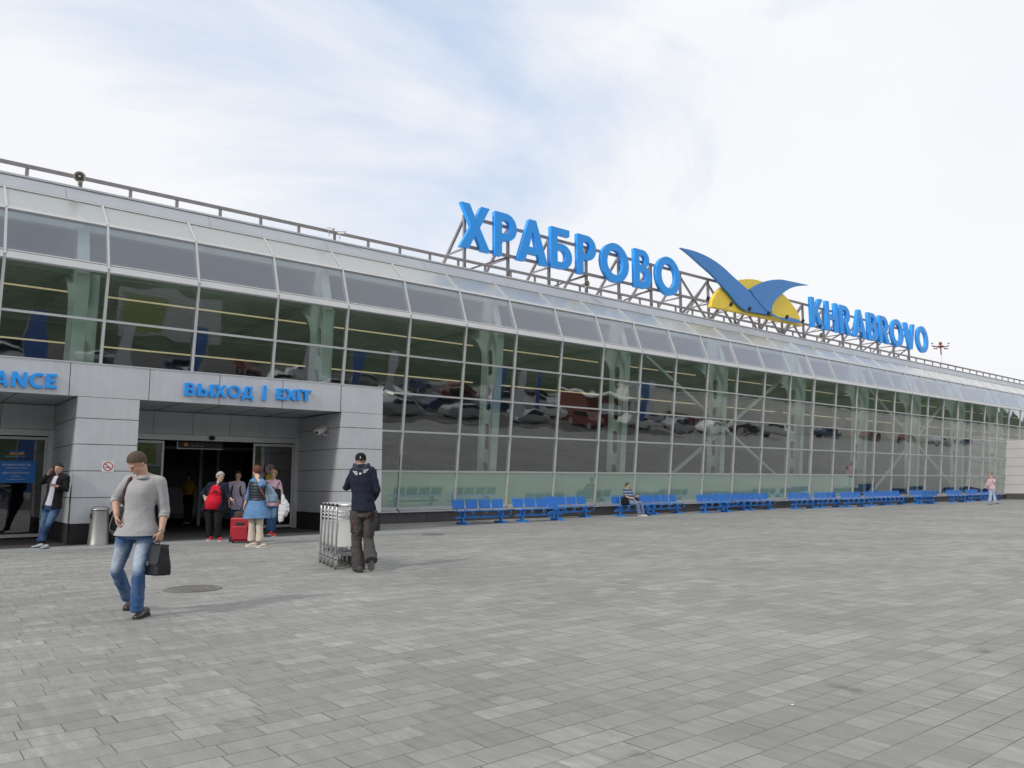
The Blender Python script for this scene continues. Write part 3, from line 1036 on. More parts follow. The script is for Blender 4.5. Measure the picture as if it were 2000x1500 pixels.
# floodlights under the signs
fl0 = None
for i, (u, v) in enumerate([(1383, 583), (1428, 594), (1464, 603), (1501, 612), (1537, 619), (1568, 627), (1602, 637)]):
    p = aty(u, v, 24.1)
    if fl0 is None:
        f = thing('floodlight', '', 'floodlight', p, 'floodlights on arms below the roof signs')
        obj('lamp_housing', MB().obox(V((0, 0, 0)), V((.08, 0, 0)), V((0, .03, .045)), V((0, -.06, .08))), M['black'], f, local=True)
        obj('arm', MB().tube([(0, 0, -.08), (-.05, .4, -.2), (-.1, 1.05, -.42)], .02), M['purlin'], f, local=True)
        fl0 = f
    else:
        f = dup(fl0, p)
    f['label'] = ['black floodlight on an arm at the left end of the emblem, beside the lattice frame', 'black floodlight in front of the left yellow part of the emblem', 'black floodlight under the tip of the large blue wing',
                  'black floodlight under the crossing of the two wings', 'black floodlight in front of the right yellow part of the emblem', 'black floodlight at the right corner of the emblem', 'black floodlight below the first Latin letter'][i]

# roof speakers and cameras
hs0 = None
for i, (u, v, y, lab, s) in enumerate([(155.5, 346, 24.95, 'round beige horn loudspeaker on the railing at the far left', 1.0), (1145.5, 554, 24.6, 'beige horn loudspeaker on the railing under the Cyrillic letters', .9), (1603, 655, 24.6, 'beige horn loudspeaker on the railing under the Latin letters', 1.0)]):
    p = aty(u, v, y)
    if hs0 is None:
        h = thing('loudspeaker', lab, 'loudspeaker', p, 'horn loudspeakers on the roof edge')
        dr = (CAMP - p)
        dr.z *= .3
        dr.normalize()
        rr = dr.cross(V((0, 0, 1))).normalized()
        uu = rr.cross(dr)
        secs = [(dr * a, rr * r, uu * r) for a, r in ((.06, .155), (.05, .165), (.04, .15), (-.02, .1), (-.12, .06), (-.25, .05), (-.32, .05))]
        obj('horn', MB().loft([(dr * .045, rr * .02, uu * .02), (dr * .02, rr * .13, uu * .13)] + secs[::1], 20), M['horn'], h, smooth=True, local=True)
        obj('horn_throat', MB().loft([(dr * .064, rr * .105, uu * .105), (dr * .066, rr * .1, uu * .1)], 20), mat('dark throat', (.05, .045, .04), .6), h, local=True)
        obj('driver_cap', MB().ell(dr * .08, rr * .035, uu * .035, dr * .03), M['horn'], h, local=True)
        obj('bracket', MB().box(-.02, .02, .0, .14, -.2, -.12), M['horn'], h, local=True)
        hs0 = h
    else:
        h = dup(hs0, p, 0, lab)
        h.scale = (s, s, s)
def cctv(p, dr, s, label, wall):
    c = thing('security_camera', label, 'security camera', p)
    dr = dr.normalized()
    rr = dr.cross(V((0, 0, 1))).normalized()
    uu = rr.cross(dr)
    obj('housing', MB().obox(V((0, 0, 0)), rr * .06 * s, dr * .19 * s, uu * .055 * s), M['camw'], c, bev=.012 * s, local=True)
    obj('sunshield', MB().obox(uu * .068 * s + dr * .02 * s, rr * .07 * s, dr * .215 * s, uu * .006 * s), M['camw'], c, local=True)
    obj('lens', MB().loft([(dr * .188 * s, rr * .04 * s, uu * .04 * s), (dr * .196 * s, rr * .036 * s, uu * .036 * s)]), M['black'], c, local=True)
    obj('bracket', MB().tube([-dr * .05 * s - uu * .05 * s, -dr * .06 * s - uu * .13 * s, wall], .02 * s), M['camw'], c, local=True)
    return c
cctv(V((10.06, 21.35, 2.93)), V((-1, -.55, -.45)), 1.15, 'off white security camera on the side wall of the right hand doorway', V((.22, -.05, -.16)))
cctv(V((11.85, 20.55, 4.1)), V((1, -.3, -.25)), .75, 'small white security camera at the top outer corner of the entrance block', V((-.24, .05, 0)))
cctv(aty(645, 448, 24.9), V((.8, -1, -.3)), .7, 'left one of a pair of small white cameras on the roof railing', V((.05, .15, -.2)))
cctv(aty(667, 455, 24.9), V((.9, -1, -.1)), .7, 'right one of a pair of small white cameras on the roof railing', V((.0, .15, -.2)))
dm = thing('dome_sensor', 'small black dome sensor above the open sliding doors', 'sensor', (7.58, DY - .08, 2.72))
obj('dome', MB().ell(V((0, 0, 0)), V((.09, 0, 0)), V((0, .06, 0)), V((0, 0, .07))), M['black'], dm, smooth=True, local=True)
obj('mount', MB().loft([(V((0, .03, 0)), V((.11, 0, 0)), V((0, 0, .09))), (V((0, .06, 0)), V((.11, 0, 0)), V((0, 0, .09)))]), M['frame2'], dm, local=True)

# apron light mast far behind
mp_ = aty(1837, 676, 120)
am = thing('apron_light_mast', 'distant red and white floodlight mast behind the far end of the roof', 'light mast', (mp_.x, mp_.y, 0))
obj('pole', MB().tube([(mp_.x, mp_.y, 0), (mp_.x, mp_.y, mp_.z - 3.2)], [.5, .25]), mat('mast white', (.75, .75, .76), .5), am)
obj('top_pole', MB().tube([(mp_.x, mp_.y, mp_.z - 3.2), (mp_.x, mp_.y, mp_.z + .5)], .25), mat('mast red', (.25, .08, .08), .5), am)
tp = MB()
for s in (-1, 1):
    tp.bar((mp_.x, mp_.y, mp_.z - .5), mp_ + RH * 3.1 * s + V((0, 0, .1)), .45, .35)
tp.loft([(mp_ + V((0, 0, -.2)), V((1.1, 0, 0)), V((0, 1.1, 0))), (mp_ + V((0, 0, .2)), V((.9, 0, 0)), V((0, .9, 0)))], 10)
tp.ell(mp_ + V((0, 0, 1.0)), V((.6, 0, 0)), V((0, .6, 0)), V((0, 0, .6)))
obj('platform', tp, MATS['mast red'], am)
fm = MB()
for s in (-3, -2.3, -1.5, 1.5, 2.3, 3):
    c = mp_ + RH * s + V((0, 0, -.9 if abs(s) < 3 else 1.0))
    fm.obox(c, RH * .25, FH * .2, V((0, 0, .25)))
obj('mast_lights', fm, mat('mast lamps', (.25, .22, .22), .5), am)

# ---------------------------------------------------------------- entrance lettering, stickers, boards
xs_ = thing('exit_sign', 'bright blue letters reading exit in Russian and English over the right doorway', 'sign', (8, EY, 3.8))
def erow(word, ul, ur, vt0, vb0, vt1, vb1, parent, gap=.13, boxes=None):
    if boxes:
        for c, (a, b) in zip(word, boxes):
            k = ((a + b) / 2 - ul) / (ur - ul)
            zt_ = aty(a, vt0 + (vt1 - vt0) * k, EY).z
            zb_ = aty(a, vb0 + (vb1 - vb0) * k, EY).z
            if c == '|':
                zt_ += .05
                zb_ -= .04
            letter(c, aty(a, 760, EY).x, aty(b, 760, EY).x, zb_, zt_, EY - .085, .07, M['blue'], parent, bev=.004)
erow('ВЫХОД|EXIT', 359, 607, 747, 772, 762.5, 783, xs_, boxes=[(359.5, 380), (384.5, 416), (417, 441.5), (443.5, 469), (471, 493.5), (512.5, 519), (539, 555.5), (555, 577.5), (578.5, 585), (586.5, 606.5)])
es = thing('entrance_sign', 'bright blue letters ending in ANCE over the left doorway', 'sign', (1.5, EY, 3.8))
erow('ANCE', -4, 111, 723, 753.5, 731, 758.5, es, boxes=[(-14, 15), (21, 50), (55, 83), (88, 110)])
erow('NTR', -110, -20, 715, 750, 722, 753, es, boxes=[(-105, -76), (-70, -44), (-40, -16)])

ns = thing('no_smoking_sign', 'square white no smoking sticker with a red ring on the grey pillar', 'sign', (4.25, EY - .004, 1.8))
obj('plate', MB().box(4.12, 4.38, EY - .006, EY - .002, 1.675, 1.925), M['white'], ns)
def ring(c, r0, r1, y, m_, par, name):
    mb = MB()
    n = 28
    for k in range(n):
        a, b = 2 * math.pi * k / n, 2 * math.pi * (k + 1) / n
        mb.add([(c[0] + r0 * math.cos(a), y, c[1] + r0 * math.sin(a)), (c[0] + r1 * math.cos(a), y, c[1] + r1 * math.sin(a)), (c[0] + r1 * math.cos(b), y, c[1] + r1 * math.sin(b)), (c[0] + r0 * math.cos(b), y, c[1] + r0 * math.sin(b))], [(0, 1, 2, 3)])
    return obj(name, mb, m_, par)
ring((4.25, 1.80), .088, .108, EY - .009, M['red'], ns, 'red_ring')
obj('cigarette', MB().box(4.19, 4.30, EY - .0085, EY - .007, 1.77, 1.787), M['black'], ns)
obj('red_bar', MB().bar((4.18, EY - .011, 1.87), (4.32, EY - .011, 1.73), .003, .018, up=V((1, 0, 1))), M['red'], ns)

ob = thing('opening_hours_sign', 'blue opening hours board on the glass of the left doorway', 'sign', (2.5, DY - .05, 1.7))
bx0, bx1, bz0, bz1 = 2.33, 3.17, 1.42, 1.98
obj('board', MB().box(bx0, bx1, DY - .06, DY - .045, bz0, bz1), M['signblue'], ob, bev=.004)
tw = mat('sign white', (.8, .82, .85), .6)
cx = 2.745
for s, sz, z in (('РЕЖИМ РАБОТЫ', .074, 1.85), ('СПРАВОЧНОЙ СЛУЖБЫ', .04, 1.785), ('КРУГЛОСУТОЧНО', .066, 1.65), ('24 ЧАСА', .045, 1.57), ('БЕЗ ПЕРЕРЫВА И ВЫХОДНЫХ', .028, 1.50)):
    text(s, sz, (cx, DY - .064, z), tw, 'lettering', ob)
dl = thing('door_emblem_sticker', 'small blue and orange winged emblem sticker above the blue board', 'sticker', (2.75, DY - .05, 2.15))
def dz(x, y):
    return aty(x / 6.82, 860 + y / 6.82, DY - .05)
def dpoly(pts, m_, name, o_=0):
    mb = MB().prism([(dz(*p).x, dz(*p).z) for p in pts], lambda a, b, d: V((a, DY - .05 - o_ - d, b)), .003)
    obj(name, mb, m_, dl)
dpoly([(120, 190), (140, 160), (190, 150), (260, 155), (310, 150), (330, 190)], M['orange'], 'orange_disc')
dpoly([(65, 132), (180, 145), (220, 155), (265, 145), (355, 132), (330, 145), (270, 165), (225, 180), (170, 165), (100, 145)], M['signblue'], 'wings', .004)
text('KHRABROVO', .075, (dz(220, 0).x, DY - .058, dz(0, 225).z), mat('sticker pale blue', (.25, .42, .7), .6), 'lettering', dl)
sk = thing('door_warning_sticker', 'round pink ringed pictogram sticker on the right sliding door', 'sticker', (9.4, DY - .02, 1.84))
obj('disc', MB().loft([(V((9.38, DY - .012, 1.83)), V((.15, 0, 0)), V((0, 0, .15))), (V((9.38, DY - .008, 1.83)), V((.15, 0, 0)), V((0, 0, .15)))], 24), mat('pale pink', (.5, .38, .42), .6), sk)
ring((9.38, 1.83), .105, .13, DY - .014, mat('dull magenta', (.3, .06, .12), .6), sk, 'ring')
obj('figure', MB().ell(V((9.40, DY - .015, 1.885)), V((.016, 0, 0)), V((0, .002, 0)), V((0, 0, .016))).bar((9.40, DY - .015, 1.865), (9.37, DY - .015, 1.81), .002, .026, up=V((1, 0, 0))).bar((9.37, DY - .015, 1.81), (9.33, DY - .015, 1.77), .002, .016, up=V((0, 0, 1))).bar((9.37, DY - .015, 1.81), (9.41, DY - .015, 1.77), .002, .016, up=V((0, 0, 1))).bar((9.31, DY - .0155, 1.89), (9.45, DY - .0155, 1.77), .002, .012, up=V((0, 0, 1))), M['black'], sk)
ys = tag(obj('yellow_sticker', MB().loft([(V((9.37, DY - .012, 1.56)), V((.11, 0, 0)), V((0, 0, .11))), (V((9.37, DY - .009, 1.56)), V((.11, 0, 0)), V((0, 0, .11)))], 20), mat('dull yellow', (.5, .42, .05), .6)), 'round yellow sticker low on the right sliding door', 'sticker')
hg = thing('hanging_direction_sign', 'black hanging sign with an orange symbol inside the open doorway', 'sign', (7.3, 23.75, 2.55))
obj('sign_box', MB().box(6.72, 8.02, 23.72, 23.8, 2.42, 2.62), M['black'], hg)
obj('sign_edge', MB().box(6.70, 6.72, 23.71, 23.8, 2.40, 2.62).box(6.72, 8.02, 23.71, 23.8, 2.40, 2.418), M['frame2'], hg)
obj('symbol', MB().loft([(V((6.95, 23.712, 2.53)), V((.06, 0, 0)), V((0, 0, .055))), (V((6.95, 23.716, 2.53)), V((.06, 0, 0)), V((0, 0, .055)))], 18), M['orange'], hg)
text('Зал прилёта', .07, (7.26, 23.714, 2.54), mat('dim lettering', (.2, .16, .14), .6), 'lettering', hg)
text('Arrivals hall', .07, (7.28, 23.714, 2.465), mat('light lettering', (.42, .4, .38), .6), 'lettering', hg)

# ---------------------------------------------------------------- benches
def bench():
    b = thing('bench', '', 'bench', (0, 0, 0), 'blue steel bench rows in front of the glass wall')
    n, p = 4, .56
    for i in range(n):
        x = (i - (n - 1) / 2) * p
        w2 = .235
        s = MB()
        for k in range(9):                      # perforated sheet as narrow slats
            y = -.22 + k * .05
            s.box(x - w2, x + w2, y, y + .046, .437, .445)
        s.box(x - w2, x - w2 + .03, -.22, .22, .43, .437).box(x + w2 - .03, x + w2, -.22, .22, .43, .437)
        obj('seat', s, M['bench'], b, local=True)
        f = MB()
        # tube loop: up round the back, along the seat side, curling under the front edge
        for sx in (-1, 1):
            f.tube([(x + sx * w2, .20, .46), (x + sx * w2, .24, .66), (x + sx * w2, .27, .82)], .012, 6)
            f.tube([(x + sx * w2, .2, .46), (x + sx * w2, 0, .43), (x + sx * w2, -.2, .43), (x + sx * w2, -.255, .41), (x + sx * w2, -.26, .33), (x + sx * w2, -.22, .28), (x + sx * w2 * .9, .0, .28)], .012, 6)
        f.tube([(x - w2, .27, .82), (x - w2 + .03, .275, .85), (x + w2 - .03, .275, .85), (x + w2, .27, .82)], .012, 6)
        obj('seat_frame', f, M['bench'], b, local=True)
        s = MB()
        for k in range(7):
            z = .515 + k * .042
            yy = .222 + (z - .6) * .15
            s.box(x - w2, x + w2, yy, yy + .006, z, z + .0405)
        s.box(x - w2, x - w2 + .025, .234, .262, .60, .8).box(x + w2 - .025, x + w2, .234, .262, .6, .8)
        obj('backrest', s, M['bench'], b, local=True)
    L2 = n * p / 2
    obj('beam', MB().box(-L2, L2, -.035, .035, .2, .26), M['bench'], b, local=True)
    for sx in (-1, 1):
        x = sx * .82
        l = MB().box(x - .045, x + .045, -.05, .05, .02, .2)
        l.box(x - .04, x + .04, -.12, .12, .26, .425)
        l.box(x - .06, x + .06, -.3, .3, 0, .075)
        obj('leg', l, M['bench'], b, local=True)
    return b
bl = []
def at_bench(u0, u1, y, rz=0):
    a = ray(u0, 1000)
    c = ray(u1, 1000)
    return V(((a.x / a.y + c.x / c.y) / 2 * y, y, 0)), rz
BSP = [(902.5, 979.5, 21.75, 0), (1018.8, 1085, 21.85, 0), (1078, 1150.5, 23.0, 0), (1207, 1269, 22.6, 0), (1275, 1326, 23.1, 0), (1374, 1420, 22.6, 0), (1406, 1460, 23.2, 0), (1460, 1508, 23.2, 0),
       (1553, 1589, 22.6, 0), (1607, 1638, 22.6, 0), (1657, 1683, 22.2, 0), (1699, 1734, 22.7, 0), (1738, 1765, 22.7, 0), (1784, 1820, 23.1, 0), (1800, 1818, 22.2, math.pi), (1862, 1881, 22.5, 0), (1898, 1920, 22.9, 0), (1921, 1951, 23.0, 0)]
BL = ['blue bench nearest the entrance block, first in the row', 'second blue bench from the entrance block, front row', 'blue bench close to the glass, overlapping the second bench', 'blue bench on which the man in the striped shirt sits',
      'blue bench just right of the seated man, close to the glass', 'blue bench in the middle of the row, third gap from the seated man', 'blue bench behind the middle front bench, against the glass', 'blue bench against the glass ending at the wide gap mid row',
      'blue bench right after the wide gap in the middle of the row', 'second blue bench after the wide gap', 'third blue bench after the wide gap, set forward', 'fourth blue bench after the wide gap', 'fifth blue bench after the wide gap',
      'blue bench against the glass before the second gap', 'blue bench turned round at the end before the second gap', 'blue bench left of the woman in pink, farther from the glass', 'blue bench just left of the far standing person in pink', 'last blue bench at the foot of the annex wall']
b0 = bench()
benches = []
for i, (u0, u1, y, rz) in enumerate(BSP):
    loc, r_ = at_bench(u0, u1, y, rz)
    if i == 0:
        b0.location = loc
        b = b0
    else:
        b = dup(b0, loc, rz + random.uniform(-.02, .02))
        b.location.y += random.uniform(-.06, .06)
    b['label'] = BL[i]
    benches.append(b)

# ---------------------------------------------------------------- litter bin, manholes
lb = gnd(191, 1069)
lb = V((4.05, 20.05, 0))
bn = thing('litter_bin', 'brushed steel litter bin with a domed lid and round opening beside the pillar', 'litter bin', lb)
secs = [(V((0, 0, z)), V((r, 0, 0)), V((0, r, 0))) for z, r in ((0.0, .235), (.02, .235), (.05, .22), (.72, .185), (.78, .185))]
obj('body', MB().loft(secs, 28, False), M['inox'], bn, smooth=True, local=True)
secs = [(V((0, 0, z)), V((r, 0, 0)), V((0, r, 0))) for z, r in ((.79, .205), (.80, .21), (.82, .2), (.86, .16), (.885, .09), (.89, .02))]
obj('lid', MB().loft(secs, 28), M['inox'], bn, smooth=True, local=True)
hd = (-RH * .75 - FH * .75).normalized()
hr = hd.cross(V((0, 0, 1)))
obj('opening', MB().loft([(hd * .165 + V((0, 0, .66)), hr * .062, V((0, 0, .07))), (hd * .194 + V((0, 0, .66)), hr * .06, V((0, 0, .068)))], 18), M['black'], bn, local=True)
obj('base_ring', MB().loft([(V((0, 0, 0)), V((.25, 0, 0)), V((0, .25, 0))), (V((0, 0, .015)), V((.25, 0, 0)), V((0, .25, 0)))], 28), M['inox'], bn, local=True)
def manhole(c, r, label):
    t = thing('manhole_cover', label, 'manhole cover', c)
    mb = MB()
    n = 36
    for k in range(n):
        a, b = 2 * math.pi * k / n, 2 * math.pi * (k + 1) / n
        q = []
        for rr, z in ((r * .9, .004), (r * .9, .012), (r, .012), (r, .002)):
            q.append([(rr * math.cos(t_), rr * math.sin(t_), z) for t_ in (a, b)])
        for j in range(3):
            mb.add([q[j][0], q[j][1], q[j + 1][1], q[j + 1][0]], [(0, 1, 2, 3)])
    obj('rim', mb, M['iron'], t, local=True)
    obj('lid', MB().loft([(V((0, 0, .001)), V((r * .9, 0, 0)), V((0, r * .9, 0))), (V((0, 0, .007)), V((r * .89, 0, 0)), V((0, r * .89, 0)))], 36), M['iron'], t, local=True)
    mb = MB()
    k = int(r * .8 / .05)
    for i in range(-k, k + 1):
        for j in range(-k, k + 1):
            x, y = i * .05, j * .05
            if x * x + y * y < (r * .82) ** 2:
                mb.box(x - .016, x + .016, y - .016, y + .016, .007, .012)
    obj('studs', mb, M['iron'], t, local=True)
manhole(V((3.36, 10.85, 0)), .36, 'round cast iron manhole cover in the paving right of the walking man')
manhole(gnd(845, 1044), .33, 'round manhole cover in the paving before the first benches')

# ---------------------------------------------------------------- luggage trolleys (nested row)
def trolley():
    t = thing('luggage_trolley', '', 'luggage trolley', (0, 0, 0), 'luggage trolleys pushed together by the worker')
    # local frame: x to the right, y forwards (away from the handle), handle side at y = 0
    hw = .27
    for sx in (-1, 1):
        obj('upright', MB().tube([(sx * hw, 0, .18), (sx * hw, -.01, .60), (sx * hw, -.03, .93), (sx * hw, -.01, 1.0), (sx * hw, .03, 1.02)], .017, 8), M['galv'], t, smooth=True, local=True)
    obj('handle_bar', MB().tube([(-hw, .03, 1.02), (hw, .03, 1.02)], .024, 10), M['galv'], t, smooth=True, local=True)
    for sx in (-1, 1):
        obj('handle_end', MB().ell(V((sx * hw, .0, 1.02)), V((.024, 0, 0)), V((0, .04, 0)), V((0, 0, .028))), M['black'], t, smooth=True, local=True)
    obj('advert_board', MB().box(-hw + .02, hw - .02, -.012, .0, .36, .74), M['white'], t, local=True)
    bk = MB()
    for z in (.80, .86, .92):
        bk.tube([(-hw, .0, z), (-hw + .03, -.05, z), (hw - .03, -.05, z), (hw, 0, z)], .008, 6)
    for k in range(7):
        x = -hw + .06 + k * (hw * 2 - .12) / 6
        bk.tube([(x, -.05, .8), (x, -.05, .92)], .004, 5)
    obj('basket', bk, M['galv'], t, smooth=True, local=True)
    b = MB()
    b.tube([(-hw, 0, .2), (-hw + .05, .35, .19), (-.1, .8, .16), (.1, .8, .16), (hw - .05, .35, .19), (hw, 0, .2)], .016, 8)
    b.tube([(-hw, .0, .3), (-hw + .04, .12, .33), (-hw + .1, .25, .14), (-hw + .02, .2, .12), (-hw, .02, .16)], .012, 6)
    b.tube([(hw, .0, .3), (hw - .04, .12, .33), (hw - .1, .25, .14), (hw - .02, .2, .12), (hw, .02, .16)], .012, 6)
    obj('base_frame', b, M['galv'], t, smooth=True, local=True)
    obj('platform', MB().box(-.17, .17, .12, .72, .185, .2), mat('trolley deck', (.1, .1, .105), .6), t, local=True)
    for x, y in ((-hw, -.02), (hw, -.02), (0, .78)):
        w_ = MB().tube([(x - .018, y, .075), (x + .018, y, .075)], .075, 18)
        wh = obj('wheel', w_, M['rubber'], t, local=True)
        obj('castor_fork', MB().box(x - .03, x - .022, y - .03, y + .03, .06, .18).box(x + .022, x + .03, y - .03, y + .03, .06, .18).box(x - .03, x + .03, y - .035, y + .035, .165, .2), M['galv'], wh, local=True)
    return t
p0 = gnd(655, 1111.6)
p4 = gnd(625, 1098)
ax = (p4 - p0)
ax.z = 0
axn = (FH - RH * .28).normalized()
t0 = trolley()
TL = ['grey luggage trolley with white board nearest the worker, front of the nested row', 'second luggage trolley in the nested row', 'middle luggage trolley of the nested row of five', 'fourth luggage trolley in the nested row', 'rearmost luggage trolley of the nested row, farthest from the worker']
rz = math.atan2(axn.y, axn.x) - math.pi / 2
rgt = V((math.cos(rz), math.sin(rz), 0))
for i in range(5):
    u = [655, 646.5, 639, 632, 625][i]
    v = [1111.6, 1107.5, 1104, 1101, 1098][i]
    loc = gnd(u, v) + rgt * .27
    if i == 0:
        t0.location = loc
        t0.rotation_euler = (0, 0, rz)
        t = t0
    else:
        t = dup(t0, loc, rz)
    t['label'] = TL[i]

for u, v, lab in ((1912, 1228, 'small white paper scrap on the paving far to the right'), (1548, 1378, 'tiny white paper scrap on the paving in the right foreground')):
    c = gnd(u, v)
    o = MB().add([c + V((-.014, -.006, .003)), c + V((.012, -.008, .008)), c + V((.015, .007, .004)), c + V((-.012, .008, .009))], [(0, 1, 2, 3)])
    tag(obj('paper_scrap', o, M['white']), lab, 'litter')
# ================================================================ people
SKIN = mat('skin', (.50, .29, .205), .5, 0, .08, 12.0)
SKIN2 = mat('pale skin', (.60, .38, .29), .5, 0, .08, 12.0)
def cloth(name, col, var=.14, scale=9.0, bump=.25, bscale=22, **k):
    return mat(name, col, .88, 0, var, scale, bump, bscale, .25, **k)
def stripes(name, c1, c2, period, frac=.3, c3=None, axis='Z'):
    m = D.materials.new(name)
    m.use_nodes = True
    t = m.node_tree
    b = t.nodes['Principled BSDF']
    b.inputs['Roughness'].default_value = .88
    tc = N(t, 'ShaderNodeTexCoord')
    sx = N(t, 'ShaderNodeSeparateXYZ')
    L(t, tc, 'Object', sx, 0)
    nz = N(t, 'ShaderNodeTexNoise', inp={'Scale': 6.0})
    L(t, tc, 'Object', nz, 'Vector')
    ma = N(t, 'ShaderNodeMath', operation='MULTIPLY_ADD', inp={1: .03})
    L(t, nz, 'Fac', ma, 0)
    L(t, sx, axis, ma, 2)
    mo = N(t, 'ShaderNodeMath', operation='PINGPONG', inp={1: period / 2})
    L(t, ma, 0, mo, 0)
    gt = N(t, 'ShaderNodeMath', operation='GREATER_THAN', inp={1: period / 2 * (1 - frac)})
    L(t, mo, 0, gt, 0)
    mx = N(t, 'ShaderNodeMix', data_type='RGBA')
    mx.inputs['A'].default_value = (*c1, 1)
    mx.inputs['B'].default_value = (*c2, 1)
    L(t, gt, 0, mx, 'Factor')
    L(t, mx, 'Result', b, 'Base Color')
    MATS[name] = m
    return m
def jeans(name, dark, light, hi=.78):
    """blue denim, worn pale on the fronts of the thighs: the pale areas are a dye pattern in the cloth"""
    m = D.materials.new(name)
    m.use_nodes = True
    t = m.node_tree
    b = t.nodes['Principled BSDF']
    b.inputs['Roughness'].default_value = .9
    b.inputs['Specular IOR Level'].default_value = .2
    tc = N(t, 'ShaderNodeTexCoord')
    n = N(t, 'ShaderNodeTexNoise', inp={'Scale': 7.0, 'Detail': 7.0, 'Roughness': .65, 'Distortion': .5})
    L(t, tc, 'Object', n, 'Vector')
    at = N(t, 'ShaderNodeAttribute', attribute_name='fade')
    ad = N(t, 'ShaderNodeMath', operation='MULTIPLY_ADD', inp={1: .7})
    L(t, n, 'Fac', ad, 0)
    L(t, at, 'Fac', ad, 2)
    r = N(t, 'ShaderNodeValToRGB')
    r.color_ramp.elements[0].position = .3
    r.color_ramp.elements[0].color = (*dark, 1)
    r.color_ramp.elements[1].position = .95
    r.color_ramp.elements[1].color = (*light, 1)
    L(t, ad, 0, r, 'Fac')
    L(t, r, 'Color', b, 'Base Color')
    n3 = N(t, 'ShaderNodeTexNoise', inp={'Scale': 26.0, 'Detail': 4.0})
    L(t, tc, 'Object', n3, 'Vector')
    bp = N(t, 'ShaderNodeBump', inp={'Strength': .35, 'Distance': .02})
    L(t, n3, 'Fac', bp, 'Height')
    L(t, bp, 'Normal', b, 'Normal')
    MATS[name] = m
    return m
TORSO = [(-.22, .168, .108), (-.08, .17, .112), (.05, .165, .110), (.2, .150, .102), (.4, .142, .098), (.6, .158, .112), (.75, .166, .116), (.86, .155, .102), (.94, .112, .080), (1.0, .068, .060), (1.06, .060, .058)]
def lerp(a, b, t):
    return a + (b - a) * t
def tw_(t):
    for (t0, a0, b0), (t1, a1, b1) in zip(TORSO, TORSO[1:]):
        if t <= t1:
            k = (t - t0) / (t1 - t0)
            return lerp(a0, a1, k), lerp(b0, b1, k)
    return TORSO[-1][1:]

